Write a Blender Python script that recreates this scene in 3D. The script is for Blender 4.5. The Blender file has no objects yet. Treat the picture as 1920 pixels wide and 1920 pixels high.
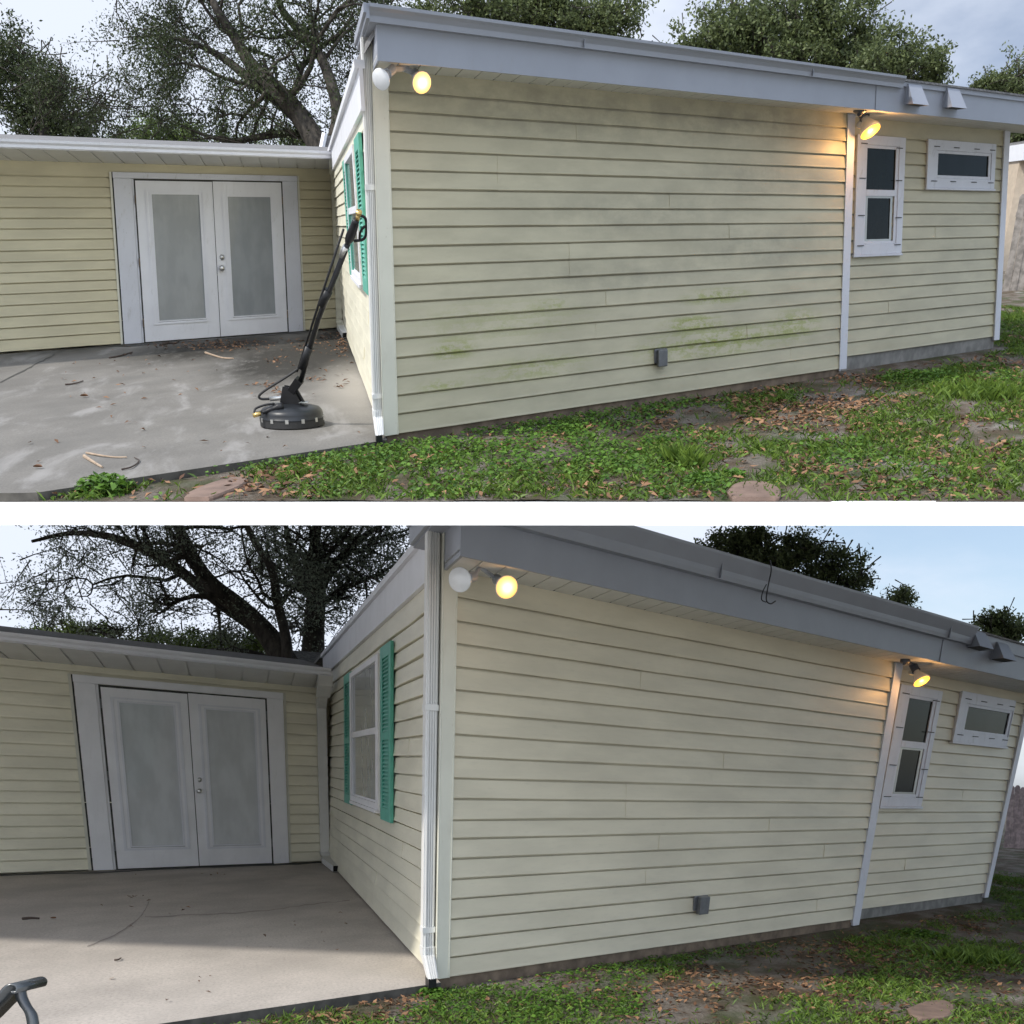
import bpy, math, random
import numpy as np
from mathutils import Vector, Matrix
R_ = math.radians
random.seed(7); rng = np.random.default_rng(11)

# ------------------------------------------------------------------ camera
FPX, PX, PY = 2200.0, 960.0, 1750.0
def unit(a): return a / np.linalg.norm(a)
def ray(x, y): return np.array([x - PX, FPX, -(y - PY)])
def upvec(v1, v2):
    n = unit(np.cross(unit(ray(*v1)), unit(ray(*v2))))
    return n if n[2] > 0 else -n
VP_U = ((3566, 398), (573, 422), (1130, 13800))
VP_L = ((3026, 1522), (440, 1421), (735, 6900))
H_U, H_L = 1.5, 1.3
NL = upvec(VP_L[0], VP_L[1])
_y = unit(np.cross(NL, [1, 0, 0])); _x = np.cross(_y, NL)
W2C = np.column_stack([_x, _y, NL])            # columns: world axes seen from the camera
K_U, K_L = .85, 1.22          # real size of each lot
CAMW = np.array([0, 0, H_L * K_L])
def tow(p): return W2C.T @ np.asarray(p, float) + CAMW

scene = bpy.context.scene
cd = bpy.data.cameras.new('camera'); cam = bpy.data.objects.new('camera', cd)
scene.collection.objects.link(cam); scene.camera = cam
m3 = W2C.T @ np.column_stack([[1, 0, 0], [0, 0, 1], [0, -1, 0]])
M = Matrix([list(r) + [0] for r in m3] + [[0, 0, 0, 1]]); M.translation = Vector(CAMW)
cam.matrix_world = M
cd.sensor_width = 36; cd.lens = 36 * FPX / 1920; cd.shift_y = (PY - 960) / 1920
cd.clip_start = 0.05; cd.clip_end = 2000

# ------------------------------------------------------------------ world, sun, exposure
SUN_EL, SUN_AZ = R_(35), R_(225)               # azimuth from +Y clockwise (sun to the left)
world = bpy.data.worlds.new('World'); scene.world = world; world.use_nodes = True
wn = world.node_tree.nodes; wl = world.node_tree.links; wn.clear()
out = wn.new('ShaderNodeOutputWorld'); bg = wn.new('ShaderNodeBackground')
sky = wn.new('ShaderNodeTexSky'); sky.sky_type = 'NISHITA'; sky.sun_disc = False
sky.sun_elevation = SUN_EL; sky.sun_rotation = SUN_AZ; sky.air_density = 1.0; sky.dust_density = 1.5
tc = wn.new('ShaderNodeTexCoord'); mp = wn.new('ShaderNodeMapping')
mp.inputs['Scale'].default_value = (1.6, 1.6, 4.2)
cn = wn.new('ShaderNodeTexNoise'); cn.inputs['Scale'].default_value = 1.7; cn.inputs['Detail'].default_value = 8
cn.inputs['Roughness'].default_value = .55
wl.new(tc.outputs['Generated'], mp.inputs['Vector']); wl.new(mp.outputs['Vector'], cn.inputs['Vector'])
sx = wn.new('ShaderNodeSeparateXYZ'); wl.new(tc.outputs['Generated'], sx.inputs[0])
lr = wn.new('ShaderNodeMapRange')              # cloud cover thickens towards the sun (left)
for k, v in zip(('From Min', 'From Max', 'To Min', 'To Max'), (.30, -.10, -.04, .42)): lr.inputs[k].default_value = v
wl.new(sx.outputs['X'], lr.inputs['Value'])
ad = wn.new('ShaderNodeMath'); ad.operation = 'ADD'
wl.new(cn.outputs['Fac'], ad.inputs[0]); wl.new(lr.outputs[0], ad.inputs[1])
cr = wn.new('ShaderNodeMapRange'); cr.interpolation_type = 'SMOOTHSTEP'
for k, v in zip(('From Min', 'From Max', 'To Min', 'To Max'), (.38, .70, 0.20, 1.0)): cr.inputs[k].default_value = v
wl.new(ad.outputs[0], cr.inputs['Value'])
mx = wn.new('ShaderNodeMix'); mx.data_type = 'RGBA'
wl.new(cr.outputs[0], mx.inputs[0]); wl.new(sky.outputs[0], mx.inputs[6]); mx.inputs[7].default_value = (6.0, 6.5, 7.5, 1)
bb = wn.new('ShaderNodeMapRange'); bb.interpolation_type = 'SMOOTHSTEP'   # unseen sky behind the camera brightened, added as fill light
for k, v in zip(('From Min', 'From Max', 'To Min', 'To Max'), (-.05, -.75, 1.0, 2.3)): bb.inputs[k].default_value = v
wl.new(sx.outputs['Y'], bb.inputs['Value'])
vm = wn.new('ShaderNodeVectorMath'); vm.operation = 'SCALE'; wl.new(mx.outputs[2], vm.inputs[0]); wl.new(bb.outputs[0], vm.inputs['Scale'])
wl.new(vm.outputs[0], bg.inputs['Color']); bg.inputs['Strength'].default_value = 0.12
wl.new(bg.outputs[0], out.inputs['Surface'])

sd = bpy.data.lights.new('sun', 'SUN'); sd.energy = 3.2; sd.angle = R_(3.0); sd.color = (1, .95, .87)
sun = bpy.data.objects.new('sun', sd); scene.collection.objects.link(sun)
sdir = Vector((math.sin(SUN_AZ) * math.cos(SUN_EL), math.cos(SUN_AZ) * math.cos(SUN_EL), math.sin(SUN_EL)))
sun.rotation_euler = sdir.to_track_quat('Z', 'Y').to_euler()
sun.location = sdir * 60
vs = scene.view_settings; vs.view_transform = 'Standard'; vs.look = 'None'; vs.gamma = 1; vs.use_curve_mapping = False
vs.exposure = 0.26

# ------------------------------------------------------------------ node helpers
class NT:
    def __init__(s, name, rough=.6, spec=.5):
        s.m = bpy.data.materials.new(name); s.m.use_nodes = True
        s.n = s.m.node_tree.nodes; s.l = s.m.node_tree.links
        s.b = s.n['Principled BSDF']; s.b.inputs['Roughness'].default_value = rough
        s.b.inputs['Specular IOR Level'].default_value = spec
    def link(s, a, b): s.l.new(a, b)
    def uv(s):
        n = s.n.new('ShaderNodeUVMap'); n.uv_map = 'UV'; return n.outputs[0]
    def obj(s): return s.n.new('ShaderNodeTexCoord').outputs['Object']
    def pos(s): return s.n.new('ShaderNodeNewGeometry').outputs['Position']
    def map(s, v, sc=(1, 1, 1), loc=(0, 0, 0), rot=(0, 0, 0)):
        n = s.n.new('ShaderNodeMapping'); s.link(v, n.inputs[0]); n.inputs['Scale'].default_value = sc
        n.inputs['Location'].default_value = loc; n.inputs['Rotation'].default_value = rot; return n.outputs[0]
    def noise(s, v, sc, det=4, ro=.55, dist=0):
        n = s.n.new('ShaderNodeTexNoise'); s.link(v, n.inputs['Vector']); n.inputs['Scale'].default_value = sc
        n.inputs['Detail'].default_value = det; n.inputs['Roughness'].default_value = ro; n.inputs['Distortion'].default_value = dist
        return n.outputs['Fac']
    def vor(s, v, sc, feat='F1'):
        n = s.n.new('ShaderNodeTexVoronoi'); n.feature = feat; s.link(v, n.inputs['Vector']); n.inputs['Scale'].default_value = sc
        return n
    def rng(s, v, a, b, c=0, d=1, smooth=True):
        n = s.n.new('ShaderNodeMapRange'); s.link(v, n.inputs['Value'])
        if smooth: n.interpolation_type = 'SMOOTHSTEP'
        for k, q in zip(('From Min', 'From Max', 'To Min', 'To Max'), (a, b, c, d)): n.inputs[k].default_value = q
        return n.outputs[0]
    def math(s, op, a, b=None, clamp=False):
        n = s.n.new('ShaderNodeMath'); n.operation = op; n.use_clamp = clamp
        for i, q in enumerate((a, b)):
            if q is None: continue
            if isinstance(q, (int, float)): n.inputs[i].default_value = q
            else: s.link(q, n.inputs[i])
        return n.outputs[0]
    def mix(s, f, a, b, mode='MIX'):
        n = s.n.new('ShaderNodeMix'); n.data_type = 'RGBA'; n.blend_type = mode
        for i, q in ((0, f), (6, a), (7, b)):
            if isinstance(q, (int, float)): n.inputs[i].default_value = q
            elif isinstance(q, tuple): n.inputs[i].default_value = (*q, 1) if len(q) == 3 else q
            else: s.link(q, n.inputs[i])
        return n.outputs[2]
    def spot(s, uv, c, r, rot=0.0, soft=.35):
        """soft elliptical mask: places stains, and the eave shade painted with them"""
        a = s.n.new('ShaderNodeVectorMath'); a.operation = 'SUBTRACT'; s.link(uv, a.inputs[0]); a.inputs[1].default_value = (c[0], c[1], 0)
        v = a.outputs[0]
        if rot: v = s.map(v, rot=(0, 0, rot))
        b = s.n.new('ShaderNodeVectorMath'); b.operation = 'DIVIDE'; s.link(v, b.inputs[0]); b.inputs[1].default_value = (r[0], r[1], 1)
        l = s.n.new('ShaderNodeVectorMath'); l.operation = 'LENGTH'; s.link(b.outputs[0], l.inputs[0])
        return s.rng(l.outputs['Value'], 1.0, soft, 0, 1)
    def color(s, c):
        if isinstance(c, tuple): s.b.inputs['Base Color'].default_value = (*c, 1)
        else: s.link(c, s.b.inputs['Base Color'])
    def bump(s, h, st=.2, dist=.01):
        n = s.n.new('ShaderNodeBump'); s.link(h, n.inputs['Height']); n.inputs['Strength'].default_value = st
        n.inputs['Distance'].default_value = dist; s.link(n.outputs[0], s.b.inputs['Normal'])

def simple(name, c, rough=.5, var=.15, sc=6, metal=0, bump=0, spec=.5, bsc=60):
    t = NT(name, rough, spec); t.b.inputs['Metallic'].default_value = metal
    p = t.pos(); f = t.rng(t.noise(p, sc, 6), .3, .7)
    t.color(t.mix(f, tuple(x * (1 - var) for x in c), tuple(min(1, x * (1 + var)) for x in c)))
    if bump: t.bump(t.noise(p, bsc, 4), bump, .004)
    return t.m

def glass_mat(name, c, rough=.04, wave=.15, spec=.7):
    t = NT(name, rough, spec); u = t.uv()
    f = t.rng(t.noise(t.map(u, (3, 1.4, 1)), 1.2, 3), .35, .65)
    t.color(t.mix(f, tuple(x * .92 for x in c), tuple(x * 1.08 for x in c)))
    t.bump(t.noise(t.map(u, (1, .6, 1)), 2.2, 2), wave, .02)
    return t.m

# ------------------------------------------------------------------ mesh helpers
def link(ob, parent=None):
    scene.collection.objects.link(ob)
    if parent is not None:
        ob.parent = parent; ob.matrix_parent_inverse = parent.matrix_world.inverted() if hasattr(parent, 'matrix_world') else Matrix()
    return ob
def tag(o, label=None, cat=None, group=None, kind=None):
    if label: o['label'] = label
    if cat: o['category'] = cat
    if group: o['group'] = group
    if kind: o['kind'] = kind
    return o
def empty(name, loc, label, cat, group=None):
    o = bpy.data.objects.new(name, None); o.location = Vector(loc); o.empty_display_size = .2
    scene.collection.objects.link(o); o.matrix_world = Matrix.Translation(Vector(loc))
    return tag(o, label, cat, group)

class MB:
    def __init__(s): s.v = []; s.f = []; s.uv = []; s.mi = []
    def add(s, pts, faces, uvs=None, mi=0):
        k = len(s.v); s.v += [tuple(p) for p in pts]
        s.uv += list(uvs) if uvs is not None else [(0, 0)] * len(pts)
        for f in faces: s.f.append(tuple(i + k for i in f)); s.mi.append(mi)
    def build(s, name, mats, parent=None, smooth=False, bevel=0):
        me = bpy.data.meshes.new(name)
        pv = np.array(s.v, float)
        org = np.zeros(3)
        if parent is None: org = np.array([*(pv.min(0) + pv.max(0))[:2] / 2, pv[:, 2].min()])
        else: org = np.array(parent.matrix_world.translation)
        me.from_pydata([tuple(p) for p in pv - org], [], s.f)
        for m in (mats if isinstance(mats, (list, tuple)) else [mats]): me.materials.append(m)
        me.polygons.foreach_set('material_index', s.mi)
        ul = me.uv_layers.new(name='UV')
        li = np.empty(len(me.loops), int); me.loops.foreach_get('vertex_index', li)
        ul.data.foreach_set('uv', np.array(s.uv, float)[li].ravel())
        me.validate(); me.update()
        if smooth: me.shade_smooth()
        o = bpy.data.objects.new(name, me); scene.collection.objects.link(o)
        if parent is not None:
            o.parent = parent; o.matrix_world = Matrix.Translation(Vector(org))
            o.matrix_parent_inverse = Matrix(); o.location = (0, 0, 0)
        else:
            o.location = Vector(org); o.matrix_world = Matrix.Translation(Vector(org))
        if bevel:
            b = o.modifiers.new('bevel', 'BEVEL'); b.width = bevel; b.segments = 2; b.limit_method = 'ANGLE'
        return o
BOXF = [(0, 1, 2, 3), (7, 6, 5, 4), (0, 4, 5, 1), (1, 5, 6, 2), (2, 6, 7, 3), (3, 7, 4, 0)]
def tube(mb, pts, rad, k=8, cap=True, uvs=False):
    pts = [np.asarray(p, float) for p in pts]; n = len(pts)
    rad = [rad] * n if isinstance(rad, (int, float)) else rad
    V = []; t = unit(pts[1] - pts[0]); a = unit(np.cross(t, [.3, .2, .93])); UVs = []
    L = 0
    for i in range(n):
        t = unit(pts[min(i + 1, n - 1)] - pts[max(i - 1, 0)]); a = unit(a - t * (a @ t)); b = np.cross(t, a)
        if i: L += np.linalg.norm(pts[i] - pts[i - 1])
        for j in range(k):
            th = 2 * math.pi * j / k; V.append(pts[i] + rad[i] * (math.cos(th) * a + math.sin(th) * b)); UVs.append((j / k, L))
    Fs = [(i * k + j, i * k + (j + 1) % k, (i + 1) * k + (j + 1) % k, (i + 1) * k + j) for i in range(n - 1) for j in range(k)]
    if cap: Fs += [tuple(range(k))[::-1], tuple(range((n - 1) * k, n * k))]
    mb.add(V, Fs, UVs)
def lathe(mb, o, ax, prof, k=24, mi=0, ref=None):
    ax = unit(np.asarray(ax, float)); a = unit(np.cross(ax, [.2, .31, .9])); b = np.cross(ax, a); V = []
    for (r, h) in prof:
        for j in range(k):
            th = 2 * math.pi * j / k; V.append(np.asarray(o) + ax * h + r * (math.cos(th) * a + math.sin(th) * b))
    n = len(prof)
    Fs = [(i * k + j, i * k + (j + 1) % k, (i + 1) * k + (j + 1) % k, (i + 1) * k + j) for i in range(n - 1) for j in range(k)]
    Fs += [tuple(range(k))[::-1], tuple(range((n - 1) * k, n * k))]
    mb.add(V, Fs, mi=mi)
def smoothpath(pts, m=6):
    pts = [np.asarray(p, float) for p in pts]; P = [2 * pts[0] - pts[1]] + pts + [2 * pts[-1] - pts[-2]]; o = []
    for i in range(1, len(P) - 2):
        for t in np.linspace(0, 1, m, endpoint=False):
            a, b, c, d = P[i - 1:i + 3]
            o.append(.5 * (2 * b + (c - a) * t + (2 * a - 5 * b + 4 * c - d) * t * t + (3 * b - a - 3 * c + d) * t ** 3))
    o.append(pts[-1]); return o

# ------------------------------------------------------------------ a place: one lot with its own ground plane
class Place:
    def __init__(s, vps, corner, inner, h, clampF, clampS, k):
        s.k = k
        s.d1 = unit(ray(*vps[0])); s.d2 = unit(ray(*vps[1])); s.Dv = ray(*vps[2]); s.n = upvec(vps[0], vps[1])
        s.h = h; s.cF = clampF; s.cS = clampS
        s.C = s.gp(*corner); s.B = np.column_stack([s.d1, s.d2, s.n])
        s.Ls = np.linalg.solve(s.B, s.gp(*inner) - s.C)[1]
    def gp(s, x, y, v=0.0): r = ray(x, y); return r * ((v - s.h) / (s.n @ r))
    def ab(s, x, y, v=0.0):
        c = np.linalg.solve(s.B, s.gp(x, y, v) - s.C); return c[0], c[1]
    def X(s, a, b, v=0.0): return tow(s.k * (s.C + a * s.d1 + b * s.d2 + v * s.n))
    def G(s, x, y, v=0.0): return tow(s.k * s.gp(x, y, v))
    def frame(s, wall, o=0.0):
        if wall == 'F': return s.C - o * s.d2, s.d1, s.cF
        if wall == 'W': return s.C + (s.Ls - o) * s.d2, s.d1, s.cF
        return s.C - o * s.d1, s.d2, s.cS
    def lam(s, wall, u):
        C, d, c = s.frame(wall); m = np.cross(C + u * d, s.Dv); return float(np.clip(-(m @ s.n) / (m @ d), -c, c))
    def w(s, wall, u, v, o=0.0):
        C, d, c = s.frame(wall, o); return tow(s.k * (C + u * d + v * (s.n + s.lam(wall, u) * d)))
    def px(s, wall, x, y, o=0.0):
        C, d, c = s.frame(wall, o); pn = np.cross(d, s.n); r = ray(x, y); X = r * ((pn @ C) / (pn @ r)); v = s.n @ (X - C)
        u = (X - C) @ d
        for _ in range(6): u = (X - C - v * s.n) @ d - v * s.lam(wall, u)
        return u, v
    def atb(s, x, y, b):                        # point on the vertical plane b = const
        C = s.C + b * s.d2; pn = np.cross(s.d1, s.n); r = ray(x, y); return tow(s.k * r * ((pn @ C) / (pn @ r)))
    def rect(s, wall, pts, o=0.0):              # TL TR BR BL
        q = [s.px(wall, *p, o) for p in pts]
        return ((q[0][0] + q[3][0]) / 2, (q[1][0] + q[2][0]) / 2, (q[2][1] + q[3][1]) / 2, (q[0][1] + q[1][1]) / 2)
    def box(s, mb, wall, u0, u1, v0, v1, o0, o1, mi=0):
        P = []; UV = []
        for (o) in (o1, o0):
            for (u, v) in ((u0, v0), (u1, v0), (u1, v1), (u0, v1)): P.append(s.w(wall, u, v, o)); UV.append((u, v))
        mb.add(P, BOXF, UV, mi)
    def ringbox(s, mb, wall, R0, R1, o0, o1):   # frame between outer and inner rectangles
        (a, b, c, d), (e, f, g, h) = R0, R1
        s.box(mb, wall, a, e, c, d, o0, o1); s.box(mb, wall, f, b, c, d, o0, o1)
        s.box(mb, wall, e, f, c, g, o0, o1); s.box(mb, wall, e, f, h, d, o0, o1)
    def abox(s, mb, a0, a1, b0, b1, v0, v1):
        P = [s.X(*q) for q in ((a0, b0, v0), (a1, b0, v0), (a1, b0, v1), (a0, b0, v1), (a0, b1, v0), (a1, b1, v0), (a1, b1, v1), (a0, b1, v1))]
        mb.add(P, BOXF, [(a0, b0)] * 8)

PU = Place(VP_U, (721, 822), (642, 616), H_U, .35, .0, K_U)
PL = Place(VP_L, (819, 1840), (619, 1616), H_L, .35, .26, K_L)
UPN = W2C.T @ PU.n; UPN = np.array(UPN)        # the upper lot's own 'up' in world space

# ------------------------------------------------------------------ materials
def siding_mat(name, base, P, dirty, yellow=0.0):
    t = NT(name, .42, .45); uv = t.uv(); p = t.pos()
    c = t.mix(t.rng(t.noise(t.map(uv, (.5, 2.2, 1)), 2.2, 5), .3, .7), tuple(x * .90 for x in base), tuple(x * 1.06 for x in base))
    fine = t.noise(t.map(uv, (1, 6, 1)), 9, 8, .7)
    c = t.mix(t.rng(fine, .5, .8, 0, .25), c, (.33, .32, .25))
    if dirty:
        n1 = t.noise(t.map(uv, (1, 2.6, 1)), 1.5, 8, .65)
        m = t.rng(n1, .42, .78, 0, .38)
        c = t.mix(m, c, (.30, .275, .19))
        sv = t.n.new('ShaderNodeSeparateXYZ'); t.link(uv, sv.inputs[0])   # algae gathers on the lower part of each board
        ph = t.math('FRACT', t.math('DIVIDE', t.math('SUBTRACT', sv.outputs[1], .023), .1282)); lapw = t.rng(ph, .85, .15, -.05, .035)
        for q in P:
            k = t.spot(uv, q[0], q[1], soft=.15)
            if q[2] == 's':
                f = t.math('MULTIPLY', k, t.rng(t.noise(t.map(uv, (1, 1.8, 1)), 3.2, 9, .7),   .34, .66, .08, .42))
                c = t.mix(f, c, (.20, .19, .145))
            else:
                g = t.noise(t.map(uv, (1, 2.4, 1), loc=(q[0][0], 0, 0)), 5.5, 12, .78)
                g = t.math('ADD', g, lapw)
                f = t.math('MULTIPLY', k, t.rng(g, .42, .55, 0, q[3]))
                f = t.math('MULTIPLY', f, t.rng(t.noise(t.map(uv, (1, 1.6, 1)), 30, 8, .8), .36, .58, .5, 1))
                c = t.mix(f, c, (.225, .27, .02))
                sp = t.noise(uv, 38, 6, .7)
                f2 = t.math('MULTIPLY', t.math('MULTIPLY', k, t.rng(sp, .60, .72, 0, .6 * q[3])), t.rng(g, .40, .58))
                c = t.mix(f2, c, (.10, .12, .02))
        sp = t.noise(uv, 55, 5, .6)
        c = t.mix(t.rng(sp, .68, .78, 0, .35), c, (.22, .21, .15))
    t.color(c)
    t.bump(t.noise(t.map(uv, (.6, 9, 1)), 3, 6), .12, .01)
    return t.m
def spots(lst, P, wall='F'):
    o = []
    for (x, y, rx, ry, k, *st) in lst:
        u, v = P.px(wall, x, y); u2, _ = P.px(wall, x + rx, y); _, v2 = P.px(wall, x, y - ry)
        o.append(((u, v), (abs(u2 - u), abs(v2 - v)), k, *(st or [1])))
    return o
CREAM = (.62, .57, .435)
M = {}
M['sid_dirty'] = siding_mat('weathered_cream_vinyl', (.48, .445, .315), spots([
    (1300, 607, 75, 22, 'g', 1.0), (1350, 640, 190, 42, 'g', .8), (1345, 556, 85, 22, 'g', .75), (1000, 690, 150, 32, 'g', .5),
    (850, 655, 60, 30, 'g', .8), (950, 600, 220, 60, 'g', .28), (1030, 572, 50, 14, 'g', .7), (1490, 610, 70, 45, 'g', .7),
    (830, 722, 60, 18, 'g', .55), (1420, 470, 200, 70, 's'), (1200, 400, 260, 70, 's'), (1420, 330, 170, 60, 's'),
    (1080, 230, 420, 70, 's'), (1450, 240, 240, 60, 's'), (1000, 180, 420, 50, 's'), (1400, 215, 250, 40, 's'), (1150, 520, 220, 60, 's')], PU), True)  # spots along the top boards mix soot with painted eave shade
M['sid_clean'] = siding_mat('washed_cream_vinyl', CREAM, [], False)
M['sid_side'] = siding_mat('side_cream_vinyl', (.74, .71, .57), [], False)
M['sid_yel'] = siding_mat('buttery_vinyl', (.56, .51, .35), spots([(120, 330, 90, 40, 's')], PU, 'W'), False)
M['sid_yel2'] = siding_mat('washed_buttery_vinyl', (.80, .76, .60), [], False)  # washed vinyl, lightened further to offset the terrace's shade
def white_mat(name, c, dirt, dc=(.25, .24, .20)):
    t = NT(name, .45); uv = t.uv(); p = t.pos()
    k = t.mix(t.rng(t.noise(p, 3, 6), .3, .7), tuple(x * .93 for x in c), c)
    k = t.mix(t.rng(t.noise(t.map(p, (1, 1, .25)), 14, 8, .7), .55, .8, 0, dirt), k, dc)
    k = t.mix(t.rng(t.noise(p, 45, 4), .66, .76, 0, dirt), k, dc)
    t.color(k); t.bump(t.noise(p, 40, 3), .08, .003); return t.m
M['white'] = white_mat('white_painted_trim', (.74, .75, .79), .30)
M['white_dirty'] = white_mat('weathered_white_trim', (.62, .635, .69), .65)
M['white_washed'] = white_mat('washed_white_trim', (.84, .84, .86), .15)  # clean trim, made brighter still to counter shade on the lower lot
M['fascia'] = white_mat('pale_grey_aluminium', (.275, .295, .34), .22)
M['soffit'] = white_mat('soffit_panel', (.66, .66, .64), .3)
M['post'] = white_mat('cream_corner_post', (.66, .65, .55), .2, (.3, .22, .12))
M['spout_white'] = white_mat('white_downspout', (.72, .72, .70), .35, (.35, .30, .16))
M['groove'] = simple('dark_gap', (.05, .05, .045), .8)
M['leaf_brown'] = None
M['black'] = simple('black_plastic', (.011, .0115, .013), .42, .2, 12, bump=.1, spec=.3)
M['blackm'] = simple('black_powder_metal', (.010, .010, .011), .4, .2, 20, spec=.3)
M['rubber'] = simple('black_rubber', (.02, .02, .02), .6)
M['steel'] = simple('brushed_steel', (.55, .55, .53), .35, .1, 30, metal=.9)
M['brass'] = simple('brass', (.62, .45, .18), .3, .15, 30, metal=.9)
M['green'] = simple('sea_green_shutter', (.10, .39, .30), .45, .08, 5, bump=.05)
M['found'] = simple('brown_stained_block', (.16, .12, .085), .9, .35, 7, bump=.5)
M['found_grey'] = simple('grey_concrete_block', (.20, .195, .18), .9, .25, 7, bump=.5)
M['outlet'] = simple('grey_outlet_cover', (.13, .135, .14), .4, .15, 20)
M['glass_dark'] = glass_mat('dark_window_glass', (.008, .012, .013), .08, spec=.10)
M['glass_side'] = glass_mat('side_window_glass', (.40, .43, .43), .05)
M['glass_blind'] = glass_mat('blind_filled_glass', (.27, .29, .305), .10, .05)
M['glass_blind_pale'] = glass_mat('pale_blind_filled_glass', (.58, .60, .61), .07, .06)
M['shingle'] = None
t = NT('grey_shingles', .9); p = t.pos(); k = t.mix(t.rng(t.noise(t.map(p, (4, 4, 30)), 3, 8), .3, .7), (.10, .10, .105), (.23, .225, .22)); t.color(k); t.bump(t.noise(p, 60, 4), .5, .01); M['shingle'] = t.m

def bark():
    t = NT('oak_bark', .9, .2); p = t.pos()
    c = t.mix(t.rng(t.noise(t.map(p, (1, 1, .4)), 8, 9, .7), .3, .7), (.022, .02, .018), (.085, .075, .062)); t.color(c)
    t.bump(t.noise(t.map(p, (1, 1, .35)), 26, 6, .7), .8, .03); return t.m
M['bark'] = bark()
def leafmat(name, a, b, trans=.35, rough=.5):
    t = NT(name, rough, .35); oi = t.n.new('ShaderNodeObjectInfo')
    uv = t.uv(); s = t.n.new('ShaderNodeSeparateXYZ'); t.link(uv, s.inputs[0])
    c = t.mix(s.outputs[0], a, b); t.color(c)
    tr = t.n.new('ShaderNodeBsdfTranslucent'); t.link(c, tr.inputs[0]); ms = t.n.new('ShaderNodeMixShader'); ms.inputs[0].default_value = trans
    t.link(t.b.outputs[0], ms.inputs[1]); t.link(tr.outputs[0], ms.inputs[2]); t.link(ms.outputs[0], t.n['Material Output'].inputs[0])
    return t.m
M['oakleaf'] = leafmat('oak_leaves', (.022, .032, .014), (.075, .10, .035), .3)
M['oakleaf2'] = leafmat('green_leaves', (.05, .085, .02), (.19, .26, .07), .35)
M['hazeleaf'] = leafmat('grey_green_leaves', (.05, .07, .03), (.19, .23, .09), .4)
M['grass'] = leafmat('grass_blades', (.035, .08, .010), (.17, .26, .04), .3)
M['weed'] = leafmat('weed_leaves', (.024, .068, .010), (.13, .25, .035), .3)
M['dry'] = leafmat('dry_leaves', (.07, .032, .018), (.33, .185, .10), .1, .7)

def concrete(name, base, P, dirty):
    t = NT(name, .85, .3); uv = t.uv()
    c = t.mix(t.rng(t.noise(uv, 1.1, 7, .6), .3, .7), tuple(x * .82 for x in base), tuple(x * 1.12 for x in base))
    c = t.mix(t.rng(t.noise(uv, 42, 5, .75), .42, .68, 0, .55), c, tuple(x * .5 for x in base))
    c = t.mix(t.rng(t.noise(t.map(uv, loc=(3, 8, 0)), 30, 6, .8), .56, .70, 0, .5), c, tuple(x * 1.5 for x in base))
    if dirty:
        big = t.noise(t.map(uv, (1.5, .55, 1), rot=(0, 0, .35)), 1.1, 9, .62, .5)
        c = t.mix(t.rng(big, .50, .68, 0, .6), c, (.30, .29, .28))
        c = t.mix(t.rng(big, .47, .33, 0, .6), c, (.13, .125, .115))
        c = t.mix(t.rng(t.noise(uv, 9, 9, .75), .55, .75, 0, .45), c, (.13, .125, .11))
        for (x, y, rx, ry, st) in ((610, 655, 120, 40, 1.8), (540, 675, 190, 46, 1.4), (400, 655, 230, 26, 1.2), (655, 645, 80, 50, 1.8), (120, 655, 120, 14, .7), (470, 640, 80, 14, .8)):
            a, b = P.ab(x, y); a2, b2 = P.ab(x, y - ry); a3, _ = P.ab(x + rx, y)
            k = t.spot(uv, (a, b), (max(.3, abs(a3 - a)), abs(b2 - b) * 1.0), soft=.1)
            f = t.math('MULTIPLY', k, t.rng(t.noise(t.map(uv, (2, .8, 1)), 3, 11, .8), .28, .55, .35, st), clamp=True)
            c = t.mix(f, c, (.028, .026, .022))
        a, b = P.ab(655, 720)                    # already cleaned pale strip beside the wall
        k = t.spot(uv, (a + .1, b - .2), (.75, 4.0), soft=.0); c = t.mix(t.math('MULTIPLY', k, .6), c, (.40, .37, .32))
    else:
        c = t.mix(t.rng(t.noise(t.map(uv, (1, .5, 1)), 1.3, 8, .6), .45, .7, 0, .4), c, tuple(x * .8 for x in base))
        c = t.mix(t.rng(t.noise(uv, 25, 8, .75), .58, .72, 0, .3), c, (.42, .30, .24))
    t.color(c); t.bump(t.noise(uv, 70, 6, .7), .35, .004)
    return t.m
M['conc_dirty'] = concrete('dirty_concrete', (.165, .156, .142), PU, True)
M['conc_clean'] = concrete('washed_concrete', (.48, .435, .39), PL, False)
M['edge_dark'] = simple('dark_slab_edge', (.075, .07, .06), .9, .3, 9)  # one dark tone for the slab's edge face
def soil(name):
    t = NT(name, .95, .2); p = t.pos(); uv = t.uv()
    c = t.mix(t.rng(t.noise(uv, 1.6, 8, .6), .4, .62), (.10, .075, .05), (.20, .175, .15))
    c = t.mix(t.rng(t.noise(t.map(uv, loc=(5, 3, 0)), .9, 7, .6), .56, .68, 0, .8), c, (.33, .31, .29))
    c = t.mix(t.rng(t.noise(uv, 26, 8, .75), .45, .7, 0, .7), c, (.05, .042, .03))
    c = t.mix(t.rng(t.noise(t.map(uv, loc=(1, 9, 0)), 1.1, 6, .6), .48, .6, 0, .55), c, (.045, .07, .02))
    t.color(c); t.bump(t.noise(uv, 30, 8, .7), .9, .03); return t.m
M['soil'] = soil('yard_soil')
M['sand'] = simple('red_sandstone', (.17, .115, .09), .85, .2, 8, bump=.6)
M['stick'] = simple('dry_stick', (.33, .25, .18), .8, .2, 20)
M['fence'] = simple('grey_weathered_wood', (.28, .25, .22), .85, .3, 9, bump=.4)
M['nwall'] = simple('tan_stucco', (.52, .43, .33), .8, .08)
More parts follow.
